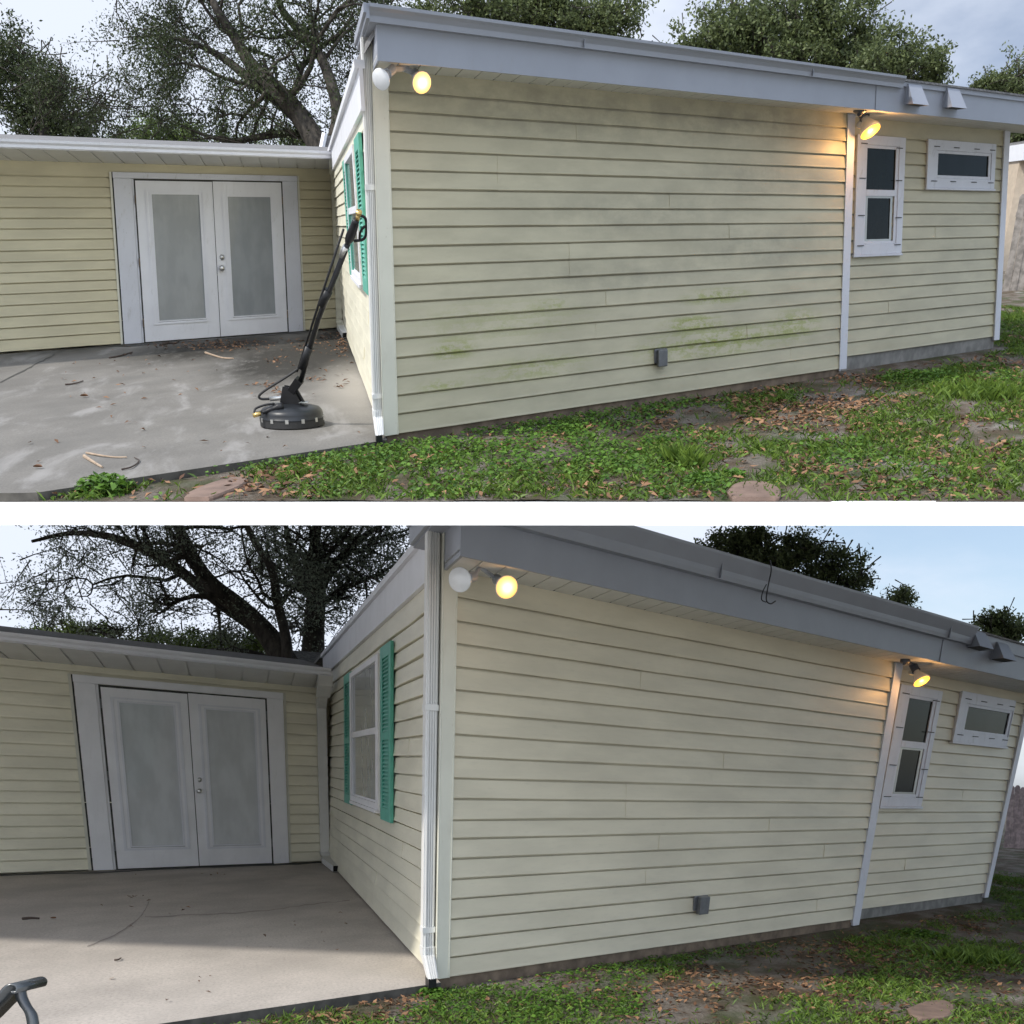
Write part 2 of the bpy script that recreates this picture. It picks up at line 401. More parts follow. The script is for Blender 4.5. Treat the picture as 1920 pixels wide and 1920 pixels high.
M['under'] = simple('terrace_underside', (.88, .88, .88), .9, .03, 2)  # whitened so the slab throws light back onto the lower lot
M['bounce'] = simple('pale_bounce_slab', (.72, .70, .66), .9, .08, 2, bump=.2)
M['whiteedge'] = simple('white_terrace_edge', (.93, .93, .93), .6, .02, 2)
t = NT('lit_bulb_face', .3); t.color((.9, .7, .3)); uv = t.uv(); s_ = t.n.new('ShaderNodeSeparateXYZ'); t.link(uv, s_.inputs[0])
t.link(t.mix(t.rng(s_.outputs[0], 0, 1, 0, 1), (1.0, .80, .42), (1.0, .50, .12)), t.b.inputs['Emission Color'])
t.link(t.rng(s_.outputs[0], 0, .9, 2.4, .8), t.b.inputs['Emission Strength']); M['lit'] = t.m
t = NT('lit_orange_bulb_face', .3); t.color((.9, .6, .1)); t.b.inputs['Emission Color'].default_value = (1, .50, .05, 1); t.b.inputs['Emission Strength'].default_value = 1.2; M['lit2'] = t.m
M['bulbglass'] = simple('frosted_bulb', (.62, .64, .66), .12, .04, 9, spec=.8)
M['bulbneck'] = simple('white_bulb_neck', (.66, .63, .56), .3, .05)
M['holder'] = simple('grey_lampholder', (.30, .32, .35), .4, .1)
M['holder_dark'] = simple('dark_lampholder', (.06, .065, .08), .4, .1)
M['wire'] = simple('black_cable', (.012, .012, .015), .5)

# ------------------------------------------------------------------ siding
def siding(P, wall, u0, u1, vs, parent, mat, seams=None, o=0.0, name='wall', wav=.0015):
    mb = MB(); seams = seams or {}
    K = len(vs) - 1
    for k in range(K):
        v0, v1 = vs[k], vs[k + 1]
        cuts = [u0] + sorted(s for s in seams.get(k, []) if u0 < s < u1) + [u1]
        for j in range(len(cuts) - 1):
            a, b = cuts[j], cuts[j + 1]; oo = o + (.005 if j % 2 else 0); n = max(2, int((b - a) / .3) + 1)
            us = np.linspace(a, b + (.0 if j == len(cuts) - 2 else 0), n); V = []; UV = []
            ph = random.random() * 10
            for u in us:
                e = wav * (math.sin(u * 2.1 + ph) + .6 * math.sin(u * 5.3 + 2 * ph)); w = 1.4 * e
                prof = ((v1 + .001, oo - .030), (v1 - .0125, oo - .030), (v1 - .013, oo + .000), (v0 + .02 + e, oo + .014 + w), (v0 + .004 + e, oo + .0185 + w), (v0 + e, oo + .016 + w), (v0 + .001 + e, oo - .030))
                for (v, q) in prof: V.append(P.w(wall, u, v, q)); UV.append((u, v))
            m = 7; Fs = [(i * m + r, i * m + r + 1, (i + 1) * m + r + 1, (i + 1) * m + r) for i in range(n - 1) for r in range(m - 1)]
            Fs += [tuple(range(m)), tuple(range((n - 1) * m, n * m))[::-1]]
            mb.add(V, Fs, UV)
    # backing
    P.box(mb, wall, u0, u1, vs[0] + .002, vs[-1], o - .14, o - .0315)
    return mb.build(name, mat, parent)

def bulb(pos, axis, r, fixture, lit, face):
    """reflector bulb with a neck that widens to a round face"""
    mb = MB(); prof = [(r * .30, -r * 1.9), (r * .36, -r * 1.2), (r * .55, -r * .9), (r * .92, -r * .28), (r, -r * .1), (r, 0), (r * .95, r * .05)]
    lathe(mb, pos, axis, prof, 28)
    b = mb.build('bulb', M['bulbneck'] if lit else M['bulbglass'], fixture, True)
    fm = MB(); ax = unit(axis); k = 28; a = unit(np.cross(ax, [.2, .31, .9])); c = np.cross(ax, a); V = [np.asarray(pos) + ax * r * .26]; UV = [(0, 0)]
    for (q, h) in ((.35, .235), (.7, .17), (.95, .055)):
        for j in range(k):
            th = 2 * math.pi * j / k; V.append(np.asarray(pos) + ax * r * h + q * r * (math.cos(th) * a + math.sin(th) * c)); UV.append((q, 0))
    Fs = [(0, 1 + j, 1 + (j + 1) % k) for j in range(k)]
    for i in range(2): Fs += [(1 + i * k + j, 1 + (i + 1) * k + j, 1 + (i + 1) * k + (j + 1) % k, 1 + i * k + (j + 1) % k) for j in range(k)]
    fm.add(V, Fs, UV); fm.build('bulb_lens', face, fixture, True)
    return b

VH = (1 / 1.0)
def interp_courses(ms, lo, hi):
    return [lo] + [v for v in ms if lo + .04 < v < hi - .04] + [hi]
CU = [0.023, .174, .312, .451, .587, .723, .848, .977, 1.097, 1.229, 1.358, 1.486, 1.608, 1.731, 1.852, 1.976, 2.093, 2.214, 2.331]
CL = [.021, .145, .261, .38, .505, .626, .75, .872, .985, 1.112, 1.236, 1.362, 1.494, 1.623, 1.755, 1.887, 2.019, 2.15, 2.285]

def house(P, D, label):
    root = empty('house', P.X(2, 3, 0), label, 'house')
    cs = D['courses']; top = D['top']; of = D['of']; Ls = P.Ls
    uT = D['uT']; uE = D['uE']; rec = -.30; pw = D['post']
    # --- walls
    seams = {k: list(v) for k, v in D['seams'].items()}
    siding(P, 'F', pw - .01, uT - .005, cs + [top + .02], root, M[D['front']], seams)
    vs2 = [D['v2']] + [c + D['v2'] - cs[0] for c in cs[1:]]; vs2 = [c for c in vs2 if c < top - .05] + [top + .02]
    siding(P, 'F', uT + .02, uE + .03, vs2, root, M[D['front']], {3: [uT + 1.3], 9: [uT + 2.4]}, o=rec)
    csS = [cs[0]] + [c for c in cs[1:] if c < D['sf0'] - .04] + [D['sf0']]
    siding(P, 'S', .05, Ls - .02, csS, root, M['sid_side'], {5: [1.5], 2: [3.1], 11: [1.2]}, wav=.002)
    csW = [c for c in cs if c < D['wtop'] - .05] + [D['wtop'] + .02]
    siding(P, 'W', D['wl'], -.03, csW, root, M[D['wing']], {2: [-4.6], 6: [-5.2]})
    # backs of the building so that it is a solid volume from elsewhere
    mb = MB(); P.abox(mb, .2, uE - 1.6, .45 if D is not None else 0, Ls + 5, -.1, top); P.abox(mb, D['wl'], .3, Ls + .3, Ls + 5, -.1, D['wtop']); mb.build('rear_wall', M['sid_clean'], root)
    # --- foundation
    mb = MB(); P.box(mb, 'F', .03, uT, -.30, cs[0] + .0, -.10, -.012); mb.build('foundation', M['found'], root)
    mb = MB(); P.box(mb, 'F', uT - .02, uE + .05, -.30, D['v2'], rec - .1, rec - .012); mb.build('foundation', M['found_grey'], root)
    # --- corner post and trims
    mb = MB(); P.box(mb, 'F', 0, pw, cs[0] - .005, top, -.12, .024); P.box(mb, 'F', -.012, .0, cs[0], D['gb'], -.16, .024)
    P.box(mb, 'F', pw - .006, pw + .004, cs[0] - .005, top, .018, .030)
    mb.build('corner_post', M['post'], root, bevel=.004)
    tw = D['tw']
    mb = MB(); P.box(mb, 'F', uT, uT + tw, D['v2'] - .09, top, rec, .026); P.box(mb, 'F', uT - .02, uT, cs[0] - .03, top, -.02, .034)
    mb.build('corner_post', M['white_dirty'], root, bevel=.004)
    mb = MB(); P.box(mb, 'F', uE, uE + D['ew'], D['v2'] - .05, top, rec - .15, rec + .05); mb.build('corner_post', M['white_dirty'], root, bevel=.004)
    # --- eave: soffit, fascia, gutter
    uR = uE + 1.6
    mb = MB(); n = 90
    us = np.arange(-.0, uR, .16 * D['sp'])
    for i, u in enumerate(us):
        P.box(mb, 'F', u + .006, min(u + .16 * D['sp'] - .006, uR), top, top + .012, rec - .1, of - .0)
    P.box(mb, 'F', 0, uR, top + .014, top + .03, rec - .1, of)
    mb.build('soffit', M['soffit'], root)
    mb = MB(); P.box(mb, 'F', .0, uR, top + .001, top + .012, -.05, .022 + .012); mb.build('soffit_trim', M['groove'], root)
    gb, gt = D['gb'], D['gt']
    mb = MB(); P.box(mb, 'F', .02, uR, top - .012, gb + .06, of, of + .02)
    P.box(mb, 'F', .0, .02, top - .012, gb + .06, .01, of + .021)
    P.box(mb, 'F', D['uG'] - .5, D['uG'], top - .016, gb, of + .02, of + .03)
    mb.build('fascia', M['fascia'], root)
    # gutter (profile extruded), with a return round the corner towards the downspout
    mb = MB(); gw = .14
    prof = [(0, gb), (gw * .55, gb), (gw * .6, gb + .03 * VH), (gw * .62, gb + (gt - gb) * .38), (gw * .80, gb + (gt - gb) * .62), (gw * 1.0, gt - .018), (gw * 1.02, gt), (gw * .94, gt), (gw * .9, gt - .02), (0, gt - .02)]
    uG0 = D['gl']; uS = list(np.linspace(uG0, D['uG'], 24))
    V = []; UV = []
    for u in uS:
        for (q, v) in prof: V.append(P.w('F', u, v, of + .021 + q)); UV.append((u, v))
    m = len(prof); Fs = [(i * m + r, i * m + (r + 1) % m, (i + 1) * m + (r + 1) % m, (i + 1) * m + r) for i in range(len(uS) - 1) for r in range(m)]
    Fs += [tuple(range(m)), tuple(range((len(uS) - 1) * m, len(uS) * m))[::-1]]; mb.add(V, Fs, UV)
    rl = D['ret']                              # return along the side wall
    P.box(mb, 'F', uG0, .016, gb, gb + .028, -rl, of + .0205)
    P.box(mb, 'F', uG0 - .03, uG0, gb + .012, gt, -rl, of + .021 + gw * .8)
    P.box(mb, 'F', uG0 - .055, uG0 - .03, gt - .05, gt, -rl, of + .021 + gw * .9)
    for u in np.arange(2.2, D['uG'], 3.4): P.box(mb, 'F', u, u + .008, gb + .004, gt + .001, of + .023, of + .0225 + gw * .8)
    mb.build('gutter', M['fascia'], root)
    # drip edge and shingles of the far section
    mb = MB(); P.box(mb, 'F', D['uG'] - .02, uR, gb + .02, gt - .03, of + .02, of + .05); mb.build('drip_edge', M['fascia'], root)
    mb = MB(); P.box(mb, 'F', D['uG'] - 1.4, uR, gt - .029, gt - .012, of - .3, of + .075)
    rv = gt - .03
    q = [P.w('F', .05, rv, of), P.w('F', uR, rv, of), P.X(uE + 1.6, Ls + 5, rv + .15), P.X(-.06, Ls + 5, D['sf1'] + .02), P.X(-.06, .5, D['sf1'] + .01)]
    q2 = [p + np.array([0, 0, -.05]) for p in q]
    mb.add(q + q2, [(0, 1, 2, 3, 4), (9, 8, 7, 6, 5), (0, 5, 6, 1), (1, 6, 7, 2), (2, 7, 8, 3), (3, 8, 9, 4), (4, 9, 5, 0)])
    mb.build('roof', M['shingle'], root)
    # side fascia with its drip strip
    mb = MB(); P.box(mb, 'S', .0, Ls + .6, D['sf0'], D['sf1'] - .05, 0, .035); P.box(mb, 'S', 0, Ls + .6, D['sf1'] - .05, D['sf1'], -.02, .075)
    P.box(mb, 'S', 0, Ls + .6, D['sf0'] - .012, D['sf0'], 0, .042)
    mb.build('fascia', M['white'], root)
    # --- front downspout at the corner
    a0, a1 = D['ds']; b0, b1 = .03, D['dd']
    def spout(name, secs, mat, ribs=True, hole=None):
        mb = MB()
        for (A, B) in zip(secs[:-1], secs[1:]):
            Pp = []
            for (x0, x1, y0, y1, v) in (A, B):
                for (x, y) in ((x0, y0), (x1, y0), (x1, y1), (x0, y1)): Pp.append(P.w(*((D['spw'], x, v, -y) if D['spw'] == 'F' else (D['spw'], x, v, y))))
            mb.add(Pp, [(0, 1, 2, 3), (7, 6, 5, 4), (0, 4, 5, 1), (1, 5, 6, 2), (2, 6, 7, 3), (3, 7, 4, 0)])
            if ribs:
                (x0, x1, y0, y1, v), (z0, z1, w0, w1, v2) = A, B
                for f in (.22, .42, .62, .82):
                    Q = []
                    for (X0, X1, Y0, vv) in ((x0, x1, y0, v), (z0, z1, w0, v2)):
                        c = X0 + (X1 - X0) * f; h = (X1 - X0) * .045
                        for (x, y) in ((c - h, Y0 - .012), (c + h, Y0 - .012), (c + h * 1.2, Y0 + .002), (c - h * 1.2, Y0 + .002)): Q.append(P.w('F', x, vv, -y))
                    mb.add(Q, [(0, 1, 2, 3), (7, 6, 5, 4), (0, 4, 5, 1), (1, 5, 6, 2), (2, 6, 7, 3), (3, 7, 4, 0)])
        return mb.build(name, mat, root)
    D['spw'] = 'F'; e = a1 - a0
    s1 = spout('downspout', [(a0, a1, b0, b1, .21), (a0, a1, b0, b1, gb)], M['spout_white'])
    s2 = spout('downspout_elbow', [(a0 + .004, a1 - .004, b0 - .20, b1 - .22, .055), (a0 - .004, a1 + .002, b0 - .02, b1, .17), (a0 - .004, a1 + .004, b0 - .01, b1 + .01, .215)], M['spout_white'])
    mb = MB(); P.box(mb, 'F', a0 + .008, a1 - .02, .0, .056, .04, .17); mb.build('downspout_mouth', M['black'], root)
    for v in (D['strap'], .30):
        mb = MB(); P.box(mb, 'F', a0 - .006, a1 + .006, v, v + .035, -b0 - .1, -b0 + .016); mb.build('downspout_strap', M['spout_white'], root)
    # --- floodlights under the eave
    for L in D['lights']:
        fx = P.w('F', *P.px('F', *L['mount'], of - .25), of - .25)
        mm = MB(); lathe(mm, fx + .0, P_up(P) * -1, [(.055, -.02), (.055, .01), (.035, .022)], 20)
        for bb in L['bulbs']:
            pos = P.w('F', *P.px('F', *bb['c'], bb.get('o', of - .1)), bb.get('o', of - .1)); ax = unit(np.array(bb['ax'])); r = bb['r']
            tube(mm, smoothpath([fx, fx + P_up(P) * -.03, pos - ax * r * 2.7, pos - ax * r * 2.3], 4), .016, 10)
            lathe(mm, pos - ax * r * 2.9, ax, [(r * .38, 0), (r * .46, r * .2), (r * .46, r * 1.3), (r * .52, r * 1.45), (r * .44, r * 1.5)], 18)
        fix = mm.build('floodlight', L['mat'], root, False)
        for bb in L['bulbs']:
            pos = P.w('F', *P.px('F', *bb['c'], bb.get('o', of - .1)), bb.get('o', of - .1)); ax = unit(np.array(bb['ax']))
            bulb(pos, ax, bb['r'], fix, bb['lit'] is not None, bb['lit'] or M['bulbglass'])
            if bb.get('power'):
                ld = bpy.data.lights.new('bulb_light', 'POINT'); ld.energy = bb['power']; ld.color = (1, .50, .16); ld.shadow_soft_size = .04
                lo = bpy.data.objects.new('bulb_light', ld); scene.collection.objects.link(lo); lo.location = Vector(pos + ax * bb['r'] * .9)
    # --- vent hoods
    for q in D['vents']:
        u, v = P.px('F', *q, of + .1); mb = MB(); s = .13 * D['vw']; h = .17
        pts = [P.w('F', u - s, v, of + .02), P.w('F', u + s, v, of + .02), P.w('F', u + s * .92, v + h, of + .02), P.w('F', u - s * .92, v + h, of + .02),
               P.w('F', u - s, v - .005, of + .24), P.w('F', u + s, v - .005, of + .24), P.w('F', u + s * .8, v + h, of + .07), P.w('F', u - s * .8, v + h, of + .07)]
        mb.add(pts, [(3, 2, 1, 0), (4, 5, 6, 7), (0, 4, 7, 3), (1, 2, 6, 5), (3, 7, 6, 2)])
        mb.build('vent_hood', M['fascia'], root)
        mb = MB(); P.box(mb, 'F', u - s * .8, u + s * .8, v + .0, v + .01, of + .03, of + .2); mb.build('vent_grille', M['groove'], root)
    # --- outlet box
    u0, u1, v0, v1 = P.rect('F', D['outlet'], .02); um = (u0 + u1) / 2
    mb = MB(); P.box(mb, 'F', u0 - .02, u1 + .01, v0 + .02, v1, .0, .03)
    P.box(mb, 'F', u0 + .02, u1 - .01, v0 - .005, v1 - .005, .03, .10); ob = mb.build('outlet_box', M['outlet'], root, bevel=.008)
    # --- section-two windows
    for wd in D['wins']:
        R0 = P.rect('F', wd['outer'], rec + .05); fr = MB()
        G = [P.rect('F', g, rec + .03) for g in wd['glass']]
        hull = (min(g[0] for g in G), max(g[1] for g in G), min(g[2] for g in G), max(g[3] for g in G))
        P.ringbox(fr, 'F', R0, (hull[0] - .07, hull[1] + .07, hull[2] - .03, hull[3] + .03), rec, rec + .055)
        P.ringbox(fr, 'F', (hull[0] - .07, hull[1] + .07, hull[2] - .03, hull[3] + .03), hull, rec, rec + .042)
        P.box(fr, 'F', R0[0] - .02, R0[1] + .02, R0[2] - .022, R0[2] - .0005, rec + .01, rec + .075)
        if len(G) > 1: P.box(fr, 'F', hull[0], hull[1], G[1][3], G[0][2], rec, rec + .047)
        f = fr.build('window_frame', M['white_dirty'], root, bevel=.003)
        for g in G:
            pm = MB(); P.box(pm, 'F', g[0] - .01, g[1] + .01, g[2] - .006, g[3] + .006, rec + .018, rec + .024); pm.build('pane', M['glass_dark'], f)
            if len(G) > 1 and g is G[1]:
                rm = MB(); P.ringbox(rm, 'F', g, (g[0] + .05, g[1] - .05, g[2] + .02, g[3] - .02), rec + .024, rec + .034); rm.build('sash', M['glass_side'], f)
        for (fu, fv) in wd['clips']:
            u = R0[0] + fu * (R0[1] - R0[0]); v = R0[2] + fv * (R0[3] - R0[2]); cl = MB(); P.box(cl, 'F', u - .07, u + .07, v - .004, v + .004, rec + .055, rec + .068); cl.build('clip', M['rubber'], f)
    # --- side window with shutters
    W = D['side']; R0 = P.rect('S', W['outer'], .04); 
    g0 = P.rect('S', W['g0'], .03); g1 = P.rect('S', W['g1'], .02)
    fr = MB(); inn = (R0[0] + (R0[1] - R0[0]) * .07, R0[1] - (R0[1] - R0[0]) * .07, R0[2] + .05, R0[3] - .05)
    P.ringbox(fr, 'S', R0, inn, 0, .06)
    P.ringbox(fr, 'S', (inn[0], inn[1], inn[2], g0[2] - .035), (inn[0] + .35 * (inn[1] - inn[0]) * .35, inn[1] - .1, inn[2] + .05, g0[2] - .05), 0, .03)
    P.box(fr, 'S', inn[0], inn[1], g0[2] - .035, g0[2] + .02, 0, .054)
    P.box(fr, 'S', R0[0] - .1, R0[1] + .1, R0[2] - .03, R0[2] - .001, 0, .08)
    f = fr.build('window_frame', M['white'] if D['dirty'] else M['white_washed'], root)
    for (x0, x1, y0, y1) in ((inn[0], inn[1], g0[2] + .02, inn[3]), (inn[0] + .02, inn[1] - .02, inn[2] + .02, g0[2] - .036)):
        pm = MB(); P.box(pm, 'S', x0, x1, y0, y1, .024, .034); pm.build('pane', M['glass_side'], f)
    for q in (W['sl'], W['sr']):
        a, b, c, d = P.rect('S', q, .05); sm = MB(); th = .055; w_ = (b - a) * .2; midv = c + (d - c) * W['mid']
        P.box(sm, 'S', a, a + w_, c, d, .020, th); P.box(sm, 'S', b - w_, b, c, d, .020, th)
        for (y0, y1) in ((c, c + .10), (midv - .03, midv + .03), (d - .10, d)): P.box(sm, 'S', a + w_, b - w_, y0, y1, .020, th)
        P.box(sm, 'S', a + w_, b - w_, c + .1, d - .1, .022, .032)
        # arched top of the louvre opening
        sh = sm.build('shutter', M['green'], root, bevel=.003)
        for (y0, y1) in ((c + .10, midv - .03), (midv + .03, d - .10)):
            n = int((y1 - y0) / .030); lm = MB()
            for i in range(n):
                v = y0 + (i + .5) * (y1 - y0) / n; Q = []
                for (u) in (a + w_, b - w_):
                    for (dv, o_) in ((.012, .034), (-.010, .054), (-.013, .052), (.009, .032)): Q.append(P.w('S', u, v + dv, o_))
                lm.add(Q, [(0, 1, 2, 3), (7, 6, 5, 4), (0, 4, 5, 1), (1, 5, 6, 2), (2, 6, 7, 3), (3, 7, 4, 0)])
            lm.build('louvre_panel', M['green'], sh)
    # --- french doors on the wing
    d = D['door']; O = P.rect('W', d['outer'], .05); Lf = [P.rect('W', q, .04) for q in d['leaf']]
    fr = MB(); hb = min(l[3] for l in Lf) + .012; hb = max(l[3] for l in Lf) + .006
    v0 = .01
    P.box(fr, 'W', O[0], Lf[0][0] - .05, v0, hb + .012, 0, .050); P.box(fr, 'W', Lf[1][1] + .02, O[1], v0, hb + .012, 0, .050)
    P.box(fr, 'W', O[0] - .006, O[1] + .006, hb + .0125, O[3], 0, .056)
    P.box(fr, 'W', Lf[0][0] - .049, Lf[0][0] - .022, v0, hb + .010, 0, .026)
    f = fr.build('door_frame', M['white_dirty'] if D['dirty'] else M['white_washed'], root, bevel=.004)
    gm = MB(); P.box(gm, 'W', Lf[0][0] - .04, Lf[1][1] + .03, 0, hb + .01, 0, .0235); P.box(gm, 'W', O[0] - .025, O[0] - .0065, v0, O[3], 0, .0235); gm.build('door_recess', M['groove'], root)
    for (x_, y_) in ((O[0] - .06, O[0] - .026), (O[1] + .008, O[1] + .04)):
        jm = MB(); P.box(jm, 'W', x_, y_, v0, O[3], 0, .03); jm.build('siding_channel', M['post'], root)
    for i, q in enumerate(Lf):
        a, b, c, e_ = q; a += .004; b -= .004; c = .018; g = P.rect('W', d['glass'][i], .045); dm = MB()
        P.ringbox(dm, 'W', (a, b, c, e_), (g[0] - .02, g[1] + .02, g[2] - .02, g[3] + .02), .0, .045)
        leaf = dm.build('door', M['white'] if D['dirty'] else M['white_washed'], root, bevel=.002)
        mm = MB(); gg = (g[0] - .10, g[1] + .09, g[2] - .05, g[3] + .055)
        P.ringbox(mm, 'W', gg, (gg[0] + .035, gg[1] - .035, gg[2] + .02, gg[3] - .02), .045, .058)
        P.ringbox(mm, 'W', (g[0] - .025, g[1] + .025, g[2] - .015, g[3] + .02), g, .03, .052); mm.build('moulding', M['white'], leaf)
        pm = MB(); P.box(pm, 'W', g[0] - .01, g[1] + .01, g[2] - .01, g[3] + .01, .028, .034); pm.build('pane', M['glass_blind'] if D['dirty'] else M['glass_blind_pale'], leaf)
        hx = a - .012 if i == 0 else b + .010
        for hv in (.22, 1.0, 1.78):
            hm = MB(); P.box(hm, 'W', hx - .010, hx + .010, hv, hv + .10, .03, .054); hm.build('hinge', M['found'] if D['dirty'] else M['outlet'], leaf)
        if i == 1:
            nrm = -W2C.T @ P.d2; km = MB()
            u, v = P.px('W', *d['bolt'], .05); lathe(km, P.w('W', u, v, .045), nrm, [(.034, 0), (.034, .012), (.024, .02), (.016, .03)], 20)
            km.build('deadbolt', M['steel'], leaf, True); km = MB()
            u, v = P.px('W', *d['knob'], .05); lathe(km, P.w('W', u, v, .045), nrm, [(.034, 0), (.034, .008), (.014, .012), (.014, .04), (.030, .05), (.034, .066), (.022, .082)], 20); km.build('handle', M['steel'], leaf, True)
                # --- wing eave, gutter and roof
    wo = D['wo']; (gx0, gx1) = D['wl'] - .5, .0
    fb = [P.px('W', *q, wo)[1] for q in D['wfb']]; ft = [P.px('W', *q, wo + .13)[1] for q in D['wft']]
    vb = sum(fb) / 2; vt = sum(ft) / 2
    mb = MB(); st = .34
    for u in np.arange(gx0, gx1, st):
        Q = []
        for uu in (u + .012, min(gx1, u + st - .012)):
            for (o_, v_) in ((-.05, D['wtop']), (wo, vb + .012), (wo, vb + .024), (-.05, D['wtop'] + .012)): Q.append(P.w('W', uu, v_, o_))
        mb.add(Q, [(0, 1, 2, 3), (7, 6, 5, 4), (0, 4, 5, 1), (1, 5, 6, 2), (2, 6, 7, 3), (3, 7, 4, 0)])
    Q = []
    for uu in (gx0, gx1):
        for (o_, v_) in ((-.05, D['wtop'] + .014), (wo, vb + .026), (wo, vb + .034), (-.05, D['wtop'] + .03)): Q.append(P.w('W', uu, v_, o_))
    mb.add(Q, [(0, 1, 2, 3), (7, 6, 5, 4), (0, 4, 5, 1), (1, 5, 6, 2), (2, 6, 7, 3), (3, 7, 4, 0)])
    mb.build('soffit', M['soffit'], root)
    mb = MB(); P.box(mb, 'W', gx0, gx1, vb, vt - .02, wo, wo + .03)
    prof = [(0, vb + .01), (.08, vb + .01), (.085, vb + (vt - vb) * .45), (.12, vb + (vt - vb) * .7), (.13, vt), (.12, vt), (.0, vt - .015)]
    V = []; uS = list(np.linspace(gx0, gx1 - .02, 16))
    for u in uS:
        for (q, v) in prof: V.append(P.w('W', u, v, wo + .031 + q))
    m = len(prof); Fs = [(i * m + r, i * m + (r + 1) % m, (i + 1) * m + (r + 1) % m, (i + 1) * m + r) for i in range(len(uS) - 1) for r in range(m)]
    Fs += [tuple(range(m)), tuple(range((len(uS) - 1) * m, len(uS) * m))[::-1]]; mb.add(V, Fs)
    mb.build('gutter', M['white'], root)
    mb = MB(); r0, r1 = [P.px('W', *q, -4.0) for q in D['ridge']]
    q = [P.w('W', gx0, vt - .005, wo + .05), P.w('W', gx1 - .05, vt - .005, wo + .05), P.w('W', max(r1[0], gx1 - .05), r1[1], -4.0), P.w('W', gx0 - 2, r0[1], -4.0)]
    q2 = [p + np.array([0, 0, -.05]) for p in q]
    mb.add(q + q2, [(0, 1, 2, 3), (7, 6, 5, 4), (0, 4, 5, 1), (1, 5, 6, 2), (2, 6, 7, 3), (3, 7, 4, 0)])
    mb.build('roof', M['shingle'], root)
    # small gable beyond the wing roof
    g = D['gable']; bb = Ls + 4.3
    q = [P.atb(*p, bb) for p in g]; q3 = [p + np.array([0, .8, 0]) for p in q]; mb = MB()
    mb.add(q + q3, [(0, 1, 2, 3), (7, 6, 5, 4), (0, 4, 5, 1), (1, 5, 6, 2), (2, 6, 7, 3), (3, 7, 4, 0)])
    rg = mb.build('gable_roof', M['shingle'], root)
    mb = MB(); tube(mb, [q[3] + np.array([-.02, -.05, 0]), q[0] + np.array([-.02, -.05, 0])], .05, 6); mb.build('rake_board', M['white'], rg)
    # --- wing downspout: elbow box, pipe, shoe on the patio
    x0, x1 = D['wds']
    mb = MB()
    def sec(pp):
        V = []
        for (a, b, v, o_a, o_b) in pp:
            for (u, o_) in ((a, o_b), (b, o_b), (b, o_a), (a, o_a)): V.append(P.w('W', u, v, o_))
        n = len(pp); Fs = [(i * 4 + r, i * 4 + (r + 1) % 4, (i + 1) * 4 + (r + 1) % 4, (i + 1) * 4 + r) for i in range(n - 1) for r in range(4)]
        mb.add(V, Fs + [(0, 1, 2, 3), tuple(range(4 * n - 4, 4 * n))[::-1]])
    e0 = D['elb']
    sec([(x0 - .045, x1 + .02, vb + .01, wo - .28, wo - .02), (x0 - .045, x1 + .02, vb - e0 * .5, wo - .36, wo - .1), (x0 - .035, x1 + .01, vb - e0, wo * .35, wo * .35 + .3)])
    sec([(x0 - .01, x1 - .01, vb - e0 - .001, .03, wo * .35 + .15), (x0, x1, vb - e0 - .12, .03, .16), (x0, x1, .14, .03, .16)])
    sec([(x0 - .01, x1 + .01, .1405, .02, .17), (x0 - .0, x1 + .02, .10, .02, .24), (x0 + .02, x1 + .04, .085, .3, .5)])
    mb.build('downspout', M['spout_white'] if not D['dirty'] else M['post'], root)
    mb = MB(); sl = D['shoe']; V = []
    for (o_, du) in ((.25, 0), (sl, .06)):
        for (u, v) in ((x0 + du, .012), (x1 + .02 + du, .012), (x1 + .02 + du, .085), (x0 + du, .085)): V.append(P.w('W', u, v, o_))
    mb.add(V, [(0, 1, 2, 3), (0, 4, 5, 1), (1, 5, 6, 2), (2, 6, 7, 3), (3, 7, 4, 0)]); mb.build('downspout_shoe', M['spout_white'], root)
    mb = MB(); V = []
    for (u, v) in ((x0 + .07, .016), (x1 + .07, .016), (x1 + .07, .08), (x0 + .07, .08)): V.append(P.w('W', u, v, sl - .03))
    mb.add(V, [(0, 1, 2, 3)]); mb.build('downspout_mouth', M['black'], root)
    return root

def P_up(P): return np.array(W2C.T @ P.n)
def toward_cam(P, pxy, b=0):
    q = P.atb(*pxy, b); return unit(CAMW - q)

# axis helpers in world: camera right / up / back
CR = W2C.T @ np.array([1, 0, 0]); CU_ = W2C.T @ np.array([0, 0, 1]); CB = W2C.T @ np.array([0, -1, 0])
def axis(P, pxy, right, up, back=1.0):
    d = toward_cam(P, pxy); r = unit(np.cross([0, 0, 1], d)); u = np.cross(d, r); return unit(back * d + right * r + up * u)

